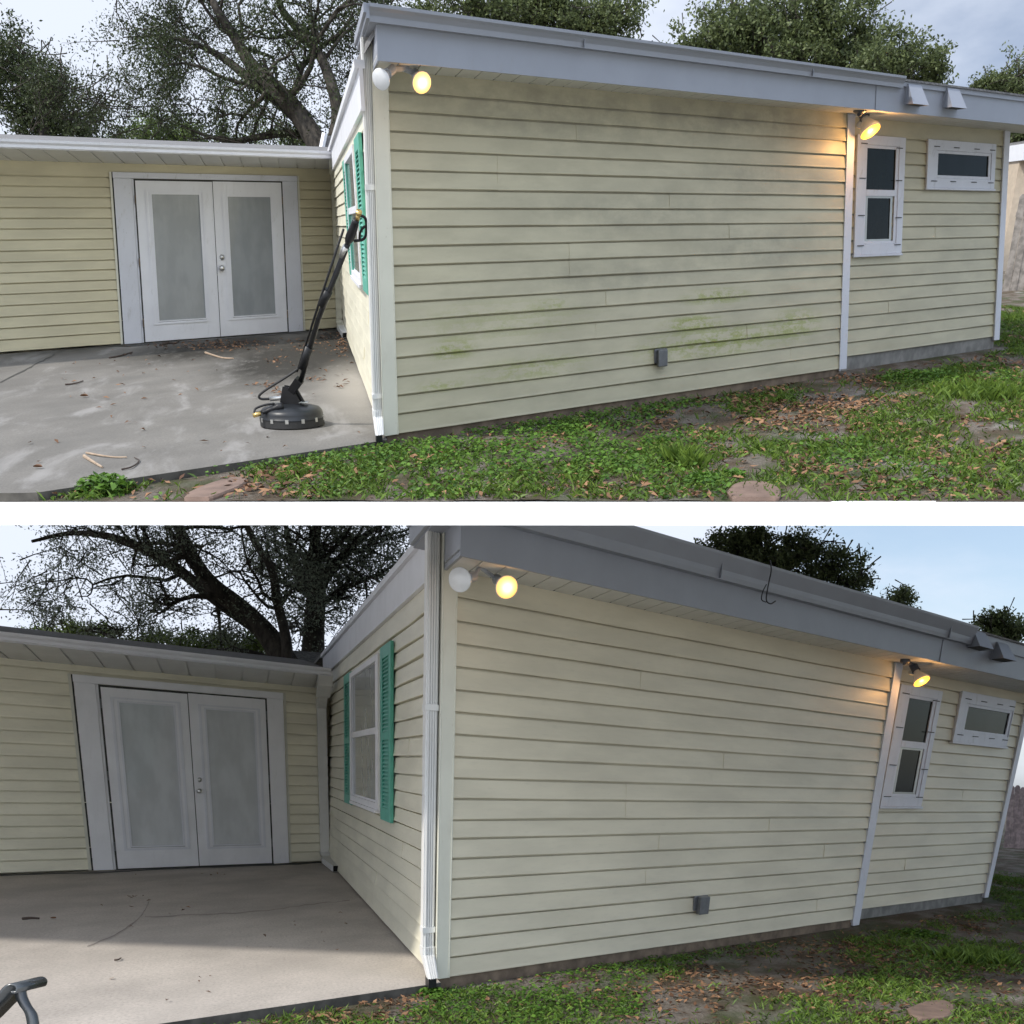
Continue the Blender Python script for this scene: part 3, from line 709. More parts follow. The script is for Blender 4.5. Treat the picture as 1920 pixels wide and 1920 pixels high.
def col(P, wall, pts): return [P.px(wall, x, y)[0] for (x, y) in pts]
DU = dict(dirty=True, courses=CU, top=2.452, of=.62, front='sid_dirty', wing='sid_yel', post=.145, tw=.14, ew=.16, sp=1.35,
    uT=PU.px('F', 1582, 450)[0], uE=PU.px('F', 1871, 440, -.3)[0], uG=PU.px('F', 1700, 170, .8)[0], v2=PU.px('F', 1720, 650, -.3)[1],
    seams={9: [PU.px('F', 1067, 485)[0]], 8: [PU.px('F', 1067, 485)[0] - 0.0], 14: [PU.px('F', 932, 270)[0]], 13: [PU.px('F', 932, 300)[0]], 12: [PU.px('F', 1255, 350)[0]], 6: [PU.px('F', 1136, 535)[0]], 1: [PU.px('F', 1482, 680)[0]],
           4: [PU.px('F', 1117, 615)[0]], 10: [PU.px('F', 1367, 420)[0]], 16: [PU.px('F', 1080, 215)[0]], 3: [PU.px('F', 1400, 630)[0]]},
    gb=2.635, gt=2.725, gl=-.07, ret=.9, dd=.20, sf0=2.215, sf1=2.50, ds=(-.105, -.012), strap=1.72, wtop=2.253, wl=-9.5, wo=1.3, vw=1.35,
    wfb=[(45.5, 281), (600, 296.5)], wft=[(45.5, 264.4), (600, 280.6)], ridge=[(45, 254), (600, 275)],
    gable=[(606, 284), (640, 284), (640, 255), (612, 254)], wds=(-.155, -.035), elb=.17, shoe=2.1,
    vents=[(1716, 197), (1788, 203)], outlet=[(1228, 654), (1250, 653), (1249, 684), (1230, 686)],
    wins=[dict(outer=[(1608.5, 251), (1698.8, 258.5), (1689.8, 476), (1601.3, 477)],
               glass=[[(1627.3, 278.3), (1680, 280.4), (1676.7, 356.5), (1625.2, 355.4)], [(1623, 367.5), (1674.2, 368), (1669.6, 451.3), (1620, 452.7)]],
               clips=[(.13, .93), (.87, .91), (.12, .65), (.88, .64), (.12, .34), (.9, .32), (.12, .08), (.9, .08)]),
          dict(outer=[(1740.4, 259.6), (1868.3, 271), (1863.8, 355), (1737.7, 351)],
               glass=[[(1758.5, 286.7), (1853.3, 294), (1851.7, 332), (1757.5, 328)]],
               clips=[(.12, .86), (.4, .86), (.7, .86), (.94, .86), (.1, .14), (.37, .14), (.68, .14), (.94, .14)])],
    side=dict(outer=[(651.5, 300), (668, 252), (675.5, 532), (657.5, 508)], g0=[(653.5, 306), (667, 275), (670.5, 388), (656, 397)], g1=[(657, 406), (671, 396), (675, 500), (660, 505)],
              sl=[(645, 296), (651, 291), (658, 514), (653, 512)], sr=[(669, 250), (679.4, 237), (683.7, 546), (676, 538)], mid=.52),
    door=dict(outer=[(211.8, 322.6), (557.3, 329.5), (568.5, 624), (233, 646)],
              leaf=[[(254.4, 338.6), (397.7, 340.8), (413.6, 631.7), (270.8, 642.7)], [(398, 340.8), (527.8, 341.9), (539.4, 624), (414, 631.7)]],
              glass=[[(283.9, 364.8), (373.6, 364.8), (385.6, 596.7), (299.2, 601)], [(427.2, 369.2), (507, 369.2), (516.2, 588), (438.1, 593.4)]],
              bolt=(415.6, 482.5), knob=(416.2, 502.7)),
    lights=[dict(mount=(757, 116), mat=M['holder'], bulbs=[dict(c=(714, 149), ax=axis(PU, (718, 149), -.55, -.45), r=.056, lit=None), dict(c=(791, 155), ax=axis(PU, (789, 155), .30, -.30), r=.058, lit=M['lit'], power=.7)]),
            dict(mount=(1612, 207), mat=M['holder_dark'], bulbs=[dict(c=(1632, 246), ax=axis(PU, (1633, 246), .55, -1.0, .55), r=.092, lit=M['lit2'], power=6.0, o=.25), dict(c=(1614, 237), ax=axis(PU, (1614, 237), -.2, -1.0, -.4), r=.045, lit=M['lit2'], o=.05)])])
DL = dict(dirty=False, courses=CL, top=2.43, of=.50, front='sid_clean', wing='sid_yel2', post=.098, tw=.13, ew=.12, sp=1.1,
    uT=PL.px('F', 1639, 1480)[0], uE=PL.px('F', 1868, 1560, -.3)[0], uG=PL.px('F', 1838, 1190, .7)[0], v2=PL.px('F', 1740, 1688, -.3)[1],
    seams={9: [PL.px('F', 1172, 1500)[0]], 8: [PL.px('F', 1172, 1520)[0]], 15: [PL.px('F', 1204, 1230)[0]], 6: [PL.px('F', 1235, 1575)[0]], 1: [PL.px('F', 1530, 1700)[0]], 5: [PL.px('F', 1548, 1570)[0]],
           11: [PL.px('F', 1362, 1370)[0]], 4: [PL.px('F', 1210, 1640)[0]], 7: [PL.px('F', 1454, 1450)[0]], 2: [PL.px('F', 1320, 1660)[0]]},
    gb=2.625, gt=2.79, gl=-.11, ret=.6, dd=.13, sf0=2.465, sf1=2.76, ds=(-.112, -.022), strap=1.62, wtop=2.212, wl=-7.5, wo=1.1, vw=1.2,
    wfb=[(19.8, 1207.4), (560, 1260)], wft=[(19.8, 1190), (560, 1243.5)], ridge=[(19.8, 1178), (560, 1236)],
    gable=[(537, 1246), (606, 1250), (606, 1224), (543, 1219)], wds=(-.14, .0), elb=.22, shoe=1.5,
    vents=[(1834, 1216), (1878, 1238)], outlet=[(1302, 1680), (1324, 1678), (1325, 1710), (1304, 1712)],
    wins=[dict(outer=[(1685.6, 1284), (1766, 1294), (1729.4, 1513), (1654.4, 1511)],
               glass=[[(1702.8, 1309.3), (1747.6, 1315.3), (1735.4, 1392.2), (1691.3, 1389)], [(1687.2, 1400.6), (1730.3, 1404.4), (1715.3, 1489.3), (1673, 1488.4)]],
               clips=[(.13, .93), (.87, .91), (.12, .65), (.88, .64), (.12, .34), (.9, .32), (.12, .08), (.9, .08)]),
          dict(outer=[(1802.5, 1296.6), (1901, 1311.6), (1891.6, 1401), (1788.4, 1390)],
               glass=[[(1814.7, 1325.6), (1892, 1336.9), (1885, 1376.3), (1807.2, 1368.8)]],
               clips=[(.12, .86), (.4, .86), (.7, .86), (.94, .86), (.1, .14), (.37, .14), (.68, .14), (.94, .14)])],
    side=dict(outer=[(656.8, 1259), (711, 1231.5), (712.2, 1518.4), (660, 1500.6)], g0=[(660.2, 1274), (706.7, 1243.3), (707.6, 1370), (661.5, 1376)], g1=[(662, 1387.8), (707.6, 1383.8), (707.6, 1496.6), (664, 1487.7)],
              sl=[(643.3, 1269), (656.5, 1259), (659.2, 1509.5), (647.5, 1505)], sr=[(714, 1216), (733, 1199), (732.4, 1544), (713, 1535)], mid=.48),
    door=dict(outer=[(136.6, 1266.8), (531, 1296.5), (541.4, 1619.4), (175.8, 1634.4)],
              leaf=[[(189.2, 1287.8), (351.5, 1301.2), (373.6, 1624), (219.4, 1629.7)], [(352, 1301.2), (498.7, 1310.3), (509.5, 1619.4), (374, 1624)]],
              glass=[[(224.8, 1318.2), (326.6, 1323.4), (342.2, 1583.8), (247, 1586.6)], [(387.9, 1332), (479, 1335.2), (484.2, 1581.4), (400.8, 1583.8)]],
              bolt=(374, 1462), knob=(374, 1483)),
    lights=[dict(mount=(900, 1054), mat=M['holder'], bulbs=[dict(c=(862, 1087), ax=axis(PL, (862, 1087), -.45, -.12), r=.082, lit=None), dict(c=(950, 1101), ax=axis(PL, (948, 1100), .35, -.25), r=.082, lit=M['lit'], power=.5)]),
            dict(mount=(1697, 1240), mat=M['holder_dark'], bulbs=[dict(c=(1728, 1277), ax=axis(PL, (1728, 1277), .6, -1.0, .55), r=.10, lit=M['lit2'], power=5.0, o=.25), dict(c=(1710, 1263), ax=axis(PL, (1710, 1262), -.2, -1.0, -.3), r=.045, lit=M['lit2'], o=.05)])])
house(PU, DU, 'cream vinyl sided house with green algae stains above the white terrace edge')
house(PL, DL, 'cream vinyl sided house freshly washed and free of algae, on the lower lot')
#--GROUND--
# ------------------------------------------------------------------ ground, terrace, patios
def vnoise(x, y, seed=0):
    r = np.random.default_rng(seed); T = r.random((64, 64)); x = np.asarray(x, float) % 64; y = np.asarray(y, float) % 64
    xi = np.floor(x).astype(int) % 64; yi = np.floor(y).astype(int) % 64; fx = x - np.floor(x); fy = y - np.floor(y)
    fx = fx * fx * (3 - 2 * fx); fy = fy * fy * (3 - 2 * fy); a = T[xi, yi]; b = T[(xi + 1) % 64, yi]; c = T[xi, (yi + 1) % 64]; d = T[(xi + 1) % 64, (yi + 1) % 64]
    return (a * (1 - fx) + b * fx) * (1 - fy) + (c * (1 - fx) + d * fx) * fy
def fbm(x, y, seed=0): return .55 * vnoise(x, y, seed) + .28 * vnoise(x * 2.1, y * 2.1, seed + 1) + .17 * vnoise(x * 4.3, y * 4.3, seed + 2)
YV = -.055
def bumps(P, a, b): return .045 * (fbm(a * .9 + 30, b * .7 + 30, 3) - .5)
def AB(P, w):                                   # world -> (a, b, v) of the lot
    q = (np.asarray(w) - CAMW) @ W2C.T / P.k - P.C    # cam = W2C @ (w - cam)
    return np.linalg.solve(P.B, q.T).T
def project(w):
    q = (np.asarray(w) - CAMW) @ W2C.T
    return PX + FPX * q[..., 0] / q[..., 1], PY - FPX * q[..., 2] / q[..., 1], q[..., 1]

UPU = P_up(PU); e0 = PU.G(0, 941, YV); e1 = PU.G(1920, 941, YV); EX = unit(e1 - e0); EY = unit(np.cross(UPU, EX))
# upper lot: soil sheet on a terrace slab
S_ = np.concatenate([np.linspace(-15, -4, 12), np.linspace(-3.6, 7, 130), np.linspace(7.5, 16, 20)]); T_ = np.concatenate([np.linspace(0, 9, 120), np.linspace(9.3, 22, 40), np.linspace(23, 34, 12)])
def sheet(name, org, ex, ey, SS, TT, P, mat, keep=None, uvs=1.0, parent=None):
    V = np.array([org + s * ex + t * ey for t in TT for s in SS]); ab = AB(P, V); up = P_up(P)
    V = V + (bumps(P, ab[:, 0], ab[:, 1]) * np.clip((-ab[:, 1] - .0) * 3 + 0, 0, 1))[:, None] * up * (1 if keep is None else 1)
    mb = MB(); n = len(SS); F_ = [(j * n + i, j * n + i + 1, (j + 1) * n + i + 1, (j + 1) * n + i) for j in range(len(TT) - 1) for i in range(n - 1) if keep is None or keep(SS[i], TT[j])]
    mb.add(V, F_, [(q[0], q[1]) for q in ab]); return mb.build(name, mat, None, True)
mid = (e0 + e1) / 2
kp = lambda s, t: not (s < -.5 and t > 30)
tag(sheet('upper_ground', mid, EX, EY, S_, T_, PU, M['soil'], kp), kind='structure')
th = .103
mb = MB(); P0 = mid - 15 * EX; P1 = mid + 16 * EX
q = [P0, P1, P1 + 34 * EY, P0 + 34 * EY]; q = [p - .03 * UPU for p in q]; q2 = [p - (th - .03) * UPU for p in q]
mb.add(q + q2, [(3, 2, 1, 0), (4, 5, 6, 7), (1, 2, 6, 5), (2, 3, 7, 6), (3, 0, 4, 7)]); tag(mb.build('terrace_slab', M['under']), kind='structure')
mb = MB(); a_ = [P0 - .05 * EY, P1 - .05 * EY, P1 + .03 * EY, P0 + .03 * EY]; up_ = [p - .001 * UPU for p in a_]; dn = [p - (th + .012) * UPU for p in a_]
mb.add(up_ + dn, [(0, 1, 2, 3), (7, 6, 5, 4), (0, 4, 5, 1), (1, 5, 6, 2), (2, 6, 7, 3), (3, 7, 4, 0)]); tag(mb.build('terrace_edge', M['whiteedge']), kind='structure')
# lower lot
gx = np.concatenate([[-250, -80, -30, -12], np.linspace(-6, 9, 170), [12, 20, 40, 90, 250]]); gy = np.concatenate([[-120, -30, -8, 0, 2], np.linspace(4, 13, 120), [14, 16, 20, 30, 50, 100, 300]])
tag(sheet('lower_ground', np.array([0, 0, YV * K_L]), np.array([1., 0, 0]), np.array([0, 1., 0]), gx, gy, PL, M['soil']), kind='structure')
tag(bpy.data.objects['lower_ground'], kind='structure')

mb = MB(); V = [np.array([x, y, YV * K_L + .02 - z]) for z in (0, .1) for (x, y) in ((-40, -30), (40, -30), (40, 4.2), (-40, 4.2))]; mb.add(V, [(0, 1, 2, 3), (7, 6, 5, 4), (0, 4, 5, 1), (1, 5, 6, 2), (2, 6, 7, 3), (3, 7, 4, 0)]); tag(mb.build('bounce_slab', M['bounce']), kind='structure')  # unseen pale slab added to bounce sunlight onto the lower house
def clampt(P, p):
    if P is PU: p = p + EY * max(0, .004 - (p - mid) @ EY)
    return p
def patio(P, mat, a0, b0, edge):
    mb = MB(); A = np.linspace(a0, .02, 60); Bv = np.linspace(b0, P.Ls - .01, 60)
    V = [clampt(P, P.X(a, b, .0)) for b in Bv for a in A]; UV = [(a, b) for b in Bv for a in A]; n = len(A)
    mb.add(V, [(j * n + i, j * n + i + 1, (j + 1) * n + i + 1, (j + 1) * n + i) for j in range(59) for i in range(59)], UV)
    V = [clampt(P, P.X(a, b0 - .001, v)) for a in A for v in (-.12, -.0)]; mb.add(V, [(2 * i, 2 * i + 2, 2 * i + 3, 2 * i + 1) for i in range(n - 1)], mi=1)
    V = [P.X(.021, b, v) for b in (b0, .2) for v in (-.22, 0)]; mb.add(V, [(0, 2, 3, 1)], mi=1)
    return tag(mb.build('patio', [mat, M['edge_dark']]), kind='structure')
patio(PU, M['conc_dirty'], -11, -.095, 0)
patio(PL, M['conc_clean'], -9, -.06, 0)
def ribbon(P, name, pts, wpx, mat, v=.003):
    mb = MB(); pts = smoothpath([np.array([*p, 0.]) for p in pts], 5); V = []
    for i, p in enumerate(pts):
        t = unit(pts[min(i + 1, len(pts) - 1)] - pts[max(i - 1, 0)]); nn = np.array([-t[1], t[0], 0]); w_ = wpx * (.5 + random.random() * .7); j = (random.random() - .5) * 2.2
        for s in (-1, 1): q = p + nn * (w_ * s * .5 + j); V.append(P.G(q[0], q[1], v))
    mb.add(V, [(2 * i, 2 * i + 1, 2 * i + 3, 2 * i + 2) for i in range(len(pts) - 1)]); return tag(mb.build(name, mat), kind='structure')
M['crack'] = simple('crack_dark', (.27, .24, .22), .9)
ribbon(PL, 'patio_crack', [(272, 1719), (356, 1715), (436, 1712), (516, 1705), (586, 1695), (656, 1688)], 1.3, M['crack'])
ribbon(PL, 'patio_crack', [(279, 1691), (270, 1708), (262, 1719), (225, 1747), (164, 1775)], 1.6, M['crack'])
ribbon(PU, 'patio_joint', [(0, 717), (45, 694), (75, 679), (103, 664)], 2.2, M['groove'])
for P, pts in ((PU, [(0, 660), (120, 652), (240, 648), (400, 637), (540, 625), (640, 616)]), (PL, [(0, 1641), (180, 1636), (380, 1626), (520, 1621), (612, 1617)])):
    ribbon(P, 'wall_base_joint', pts, 3.0, M['groove'], .004)

# ------------------------------------------------------------------ scattered ground stuff
def polymesh(name, V, k, uv, mat, parent=None, **tg):
    """V: (N*k,3) vertices, faces of k corners"""
    N = len(V) // k; me = bpy.data.meshes.new(name); org = np.array([*V.mean(0)[:2], V[:, 2].min()]) if parent is None else np.array(parent.matrix_world.translation)
    me.vertices.add(N * k); me.vertices.foreach_set('co', (V - org).astype(np.float32).ravel())
    me.loops.add(N * k); me.loops.foreach_set('vertex_index', np.arange(N * k, dtype=np.int32))
    me.polygons.add(N); me.polygons.foreach_set('loop_start', np.arange(0, N * k, k, dtype=np.int32)); 
    me.materials.append(mat); ul = me.uv_layers.new(name='UV'); me.update(calc_edges=True)
    ul = me.uv_layers['UV']; ul.data.foreach_set('uv', np.repeat(uv, k, axis=0).astype(np.float32).ravel())
    me.validate()
    o = bpy.data.objects.new(name, me); scene.collection.objects.link(o)
    if parent is not None: o.parent = parent; o.matrix_parent_inverse = Matrix()
    else: o.location = Vector(org)
    return tag(o, **tg)
def rhomb(C, X, Y, Z, fold):                    # leaves: centre, long axis, cross axis, normal
    f = fold[:, None] * Z
    return np.stack([C - X, C + Y + f, C + X, C - Y + f], 1).reshape(-1, 3)
def rdir(n):
    v = rng.normal(size=(n, 3)); return v / np.linalg.norm(v, axis=1)[:, None]
def norm(v): return v / np.maximum(1e-9, np.linalg.norm(v, axis=1))[:, None]

def yard(P, D, n, ymax, amax, bmin, lo):
    a = rng.uniform(-5.5, amax, n); b = rng.uniform(bmin, 9, n)
    ok = (b < -.11) & (a > -99); uE = D['uE']; ok &= ~((a > 0) & (b > -.05)); ok |= (a > uE + .35)
    a, b = a[ok], b[ok]
    Cw = P.X(0, 0, 0); d1 = W2C.T @ P.d1 * P.k; d2 = W2C.T @ P.d2 * P.k; up = P_up(P) * P.k
    v = YV + bumps(P, a, b) * np.clip(-b * 3, 0, 1)
    W = Cw + a[:, None] * d1 + b[:, None] * d2 + v[:, None] * up
    x, y, dd = project(W); ok = (x > -250) & (x < 2200) & (y < ymax) & (dd > .5)
    if lo is not None: ok &= ((W - mid) @ EY > .01)
    return W[ok], a[ok], b[ok], x[ok], y[ok]
def gsum(x, y, L): 
    r = np.zeros_like(x)
    for (cx, cy, rx, ry, s) in L: r += s * np.exp(-((x - cx) / rx) ** 2 - ((y - cy) / ry) ** 2)
    return r
def patches(P, L):                              # describe plant patches once, as spots on the lot's own plan
    o = []
    for (x, y, rx, ry, s) in L:
        a, b = P.ab(x, y, YV); a2, _ = P.ab(x + rx, y, YV); _, b2 = P.ab(x, y - ry, YV); o.append((a, b, abs(a2 - a), abs(b2 - b), s))
    return o
def ground_stuff(P, D, ymax, amax, bmin, lo, cover, leafy, grassy, bare, dens):
    up = P_up(P); uq = up[None, :]
    cover, leafy, grassy, bare = [patches(P, L) for L in (cover, leafy, grassy, bare)]
    # grass blades
    W, a, b, x, y = yard(P, D, int(520000 * dens), ymax, amax, bmin, lo)
    m = fbm(a * 1.1, b * .8, 21) + gsum(a, b, grassy) - gsum(a, b, bare) - .35 * gsum(a, b, leafy)
    tuft = fbm(a * 5, b * 4, 9); ok = rng.random(len(a)) < np.clip((m - .34) * 3.4, .03, 1) * np.clip((tuft - .25) * 2.4, .05, 1)
    W, a, b, m = W[ok], a[ok], b[ok], m[ok]; n = len(W)
    h = rng.uniform(.025, .07, n) * (1 + .9 * np.clip(m - .7, 0, 1)); lean = norm(uq + .75 * rdir(n)); side = norm(np.cross(lean, rdir(n))); w_ = rng.uniform(.003, .0055, n)[:, None]
    V = np.stack([W - side * w_, W + side * w_, W + lean * h[:, None] * .6 + side * w_ * .6, W + lean * h[:, None] + (lean - uq) * h[:, None] * .5], 1).reshape(-1, 3)
    uv = np.stack([np.clip(rng.normal(.5, .25, n), 0, 1), rng.random(n)], 1)
    polymesh('grass', V, 4, uv, M['grass'], label=('short green grass growing beside the dirty patio' if lo is not None else 'short green grass growing beside the washed patio'), cat='grass', kind='stuff')
    # low round-leaved ground cover
    W, a, b, x, y = yard(P, D, int(420000 * dens), ymax, amax, bmin, lo)
    m = .8 * fbm(a * .9 + 7, b * .8, 33) + gsum(a, b, cover) - gsum(a, b, bare) - .5 * gsum(a, b, leafy); t2 = fbm(a * 4 + 3, b * 3, 5)
    ok = rng.random(len(a)) < np.clip((m - .38) * 3.0, .0, 1) * np.clip((t2 - .2) * 2.2, .05, 1); W, a, b = W[ok], a[ok], b[ok]; n = len(W)
    C = W + uq * rng.uniform(.004, .05, n)[:, None]; Z = norm(uq + .55 * rdir(n)); X = norm(np.cross(Z, rdir(n))); Y = np.cross(Z, X); s = rng.uniform(.010, .020, n)[:, None]
    V = rhomb(C, X * s, Y * s * .8, Z, np.full(n, .003)); uv = np.stack([np.clip(rng.normal(.5, .28, n), 0, 1), rng.random(n)], 1)
    polymesh('ground_cover', V, 4, uv, M['weed'], label=('low leafy weeds matted along the stained wall' if lo is not None else 'low leafy weeds matted along the clean wall'), cat='weeds', kind='stuff')
    # fallen leaves
    W, a, b, x, y = yard(P, D, int(110000 * dens), ymax, amax, bmin, lo)
    m = fbm(a * 1.3 + 17, b * 1.1, 44) + gsum(a, b, leafy) - .25 * gsum(a, b, cover) - .4 * gsum(a, b, bare); ok = rng.random(len(a)) < np.clip((m - .42) * 1.8, .04, .95)
    W, a, b = W[ok], a[ok], b[ok]; n = len(W)
    C = W + uq * rng.uniform(.003, .03, n)[:, None]; Z = norm(uq + .45 * rdir(n)); X = norm(np.cross(Z, rdir(n))); Y = np.cross(Z, X); s = rng.uniform(.016, .042, n)[:, None]
    V = rhomb(C, X * s, Y * s * .42, Z, rng.uniform(-.006, .012, n)); uv = np.stack([rng.random(n), rng.random(n)], 1)
    polymesh('fallen_leaves', V, 4, uv, M['dry'], label=('dry brown leaves scattered over the yard beside the dirty patio' if lo is not None else 'dry brown leaves scattered over the yard beside the washed patio'), cat='leaves', kind='stuff')
ground_stuff(PU, DU, 960, 17, -7, 1,
    cover=[(930, 800, 300, 55, 1.0), (1150, 850, 150, 30, .45), (780, 850, 100, 30, .3), (1500, 735, 60, 14, .4), (1240, 700 + 60, 120, 16, .35)],
    leafy=[(1430, 715, 120, 22, .7), (1480, 770, 90, 24, .5), (1250, 790, 100, 22, .35), (480, 905, 120, 16, .5), (760, 870, 90, 22, .35), (1600, 760, 130, 24, .5), (1150, 925, 90, 12, .4)],
    grassy=[(620, 900, 110, 26, .5), (900, 930, 120, 16, .35), (1280, 880, 70, 25, .4), (1700, 800, 200, 40, .35), (1750, 715, 130, 16, .5), (1885, 600, 30, 60, .7), (200, 920, 80, 14, .4)],
    bare=[(1325, 785, 60, 17, .9), (1440, 690, 110, 9, .5), (1700, 680, 180, 16, .9), (1180, 820, 40, 12, .5), (1400, 870, 60, 18, .5), (1520, 720, 50, 10, .5)], dens=1.0)
ground_stuff(PL, DL, 2050, 13, -6.5, None,
    cover=[(1000, 1860, 240, 50, .9), (1250, 1800, 90, 20, .4), (900, 1890, 90, 20, .3), (1330, 1790, 60, 16, .4)],
    leafy=[(680, 1895, 110, 20, .9), (1450, 1850, 140, 30, .5), (1600, 1790, 130, 26, .45), (1300, 1840, 90, 20, .4), (760, 1880, 60, 20, .6)],
    grassy=[(1780, 1790, 100, 30, .8), (1650, 1850, 180, 30, .4), (1100, 1900, 200, 20, .3), (1880, 1650, 30, 60, .8), (560, 1905, 40, 10, .5)],
    bare=[(1400, 1820, 80, 18, .8), (1580, 1740, 160, 14, .8), (1880, 1740, 50, 12, .7), (1730, 1710, 120, 10, .6)], dens=1.25)

# leaves blown onto the patios
def patio_leaves(P, L, label, nx):
    Cs = []; up = P_up(P)
    for (x, y, rx, ry, n) in L:
        for _ in range(n): Cs.append(P.G(x + rng.normal() * rx * .5, min(y + rng.normal() * ry * .5, 10000), .004))
    C = np.array(Cs); ab = AB(P, C); C = C[(ab[:, 0] < -.06) & (ab[:, 1] < P.Ls - .05) & (ab[:, 1] > 0)]; n = len(C); uq = up[None, :]
    Z = norm(uq + .35 * rdir(n)); X = norm(np.cross(Z, rdir(n))); Y = np.cross(Z, X); s = rng.uniform(.014, .036, n)[:, None]
    C = C + uq * rng.uniform(.002, .014, n)[:, None]
    polymesh('fallen_leaves', rhomb(C, X * s, Y * s * .38, Z, rng.uniform(-.004, .014, n)), 4, np.stack([rng.random(n) * .8, rng.random(n)], 1), M['dry'], label=label, cat='leaves', kind='stuff')
patio_leaves(PU, [(400, 650, 130, 10, 200), (440, 643, 80, 6, 90), (648, 640, 18, 28, 170), (590, 650, 60, 20, 90), (610, 628, 30, 8, 30), (520, 680, 26, 8, 28), (500, 722, 26, 8, 26), (525, 735, 26, 8, 30), (590, 712, 30, 6, 22), (640, 722, 16, 8, 10), (560, 738, 30, 6, 8),
    (200, 690, 160, 40, 34), (300, 760, 260, 60, 22), (640, 690, 40, 30, 12), (70, 867, 4, 3, 2), (350, 830, 300, 50, 10)], 'brown oak leaves blown over the dirty patio by the french doors', 0)
patio_leaves(PL, [(300, 1720, 260, 70, 14), (600, 1760, 120, 60, 8), (400, 1640, 30, 4, 4), (250, 1683, 12, 4, 8), (300, 1850, 260, 30, 6)], 'a few dry leaf scraps on the washed patio', 0)

def stick(P, pts, r, label, mat='stick'):
    mb = MB(); p = smoothpath([P.G(x, y, .008 + (i % 2) * .004) for i, (x, y) in enumerate(pts)], 4); tube(mb, p, [r * (1 - .5 * i / len(p)) for i in range(len(p))], 6); return tag(mb.build('twig', M[mat]), label, 'twig', 'twigs on the patios')
M['stickdark'] = simple('dark_stick', (.05, .035, .028), .8)
stick(PU, [(158, 855), (172, 864), (192, 876)], .012, 'thick pale twig lying near the front edge of the dirty patio')
stick(PU, [(162, 849), (190, 854), (215, 857), (238, 857)], .007, 'long thin pale twig beside the thick one on the dirty patio')
stick(PU, [(228, 880), (245, 876), (258, 868), (260, 862), (252, 858)], .006, 'curled dark twig near the front edge of the dirty patio', 'stickdark')
stick(PU, [(301, 648), (315, 643), (328, 644), (340, 634)], .02, 'dark crooked twig at the foot of the left french door', 'stickdark')
stick(PU, [(205, 671), (225, 667), (248, 660)], .010, 'straight dark twig left of the doors on the dirty patio', 'stickdark')
stick(PU, [(385, 661), (400, 666), (418, 671), (438, 672)], .012, 'reddish bent twig below the french doors')
stick(PU, [(122, 721), (140, 719), (156, 714)], .008, 'faint dark twig in the left middle of the dirty patio', 'stickdark')
stick(PL, [(42, 1723), (58, 1721), (74, 1722)], .016, 'short dark twig at the left of the washed patio', 'stickdark')
stick(PL, [(215, 1800), (222, 1799), (227, 1796)], .008, 'tiny dark twig near the sunlit strip of the washed patio', 'stickdark')
def curled_leaf(P, xy, s, label):
    mb = MB(); c = P.G(*xy, .012); up = P_up(P); V = []; 
    for i in range(7):
        t = -1 + i / 3
        for j in range(5):
            q = -1 + j / 2; wv = (1 - t * t) ** .6 + .04
            V.append(c + CR * t * s + unit(np.cross(up, CR)) * q * wv * s * .5 + up * (abs(q) ** 1.5 * s * .5 * wv + .1 * s * t * t))
    mb.add(V, [(i * 5 + j, i * 5 + j + 1, (i + 1) * 5 + j + 1, (i + 1) * 5 + j) for i in range(6) for j in range(4)], [(.3, .5)] * 35); tag(mb.build('dry_leaf', M['dry'], None, True), label, 'leaf', 'single curled leaves on the patios')
curled_leaf(PU, (158, 743), .036, 'curled brown leaf in the left middle of the dirty patio')
curled_leaf(PU, (71, 876), .030, 'small orange leaf at the lower left of the dirty patio')
curled_leaf(PL, (100, 1722), .030, 'curled tan leaf beside the short dark twig on the washed patio')
# stepping stones
def stone(P, pts, label):
    mb = MB(); ps = [P.G(*p, YV) for p in pts]; c = sum(ps) / len(ps); up = P_up(P); pl = smoothpath(ps + [ps[0]], 4)[:-1]; n = len(pl)
    V = [p - up * .03 for p in pl] + [p + up * .030 for p in pl] + [c + (p - c) * .93 + up * .040 for p in pl] + [c + up * .044]
    Fs = [(i, (i + 1) % n, n + (i + 1) % n, n + i) for i in range(n)] + [(n + i, n + (i + 1) % n, 2 * n + (i + 1) % n, 2 * n + i) for i in range(n)] + [(2 * n + i, 2 * n + (i + 1) % n, 3 * n) for i in range(n)]
    V = [clampt(P, p - (.014 * up if P is PU else 0)) for p in V]; mb.add(V, Fs); tag(mb.build('stepping_stone', M['sand'], None, False), label, 'stepping stone', 'red sandstone stepping stones')
stone(PU, [(352, 932), (385, 917), (430, 903), (462, 902), (458, 915), (420, 932), (380, 945), (345, 945)], 'long red sandstone slab in the grass in front of the dirty patio')
stone(PU, [(1362, 928), (1375, 915), (1405, 909), (1440, 912), (1462, 924), (1460, 940), (1430, 946), (1380, 944)], 'rounded red sandstone slab in the bare patch at the terrace edge')
stone(PL, [(1700, 1900), (1735, 1886), (1775, 1885), (1790, 1900), (1770, 1915), (1715, 1916)], 'red sandstone slab at the bottom of the lower lot among dry leaves')

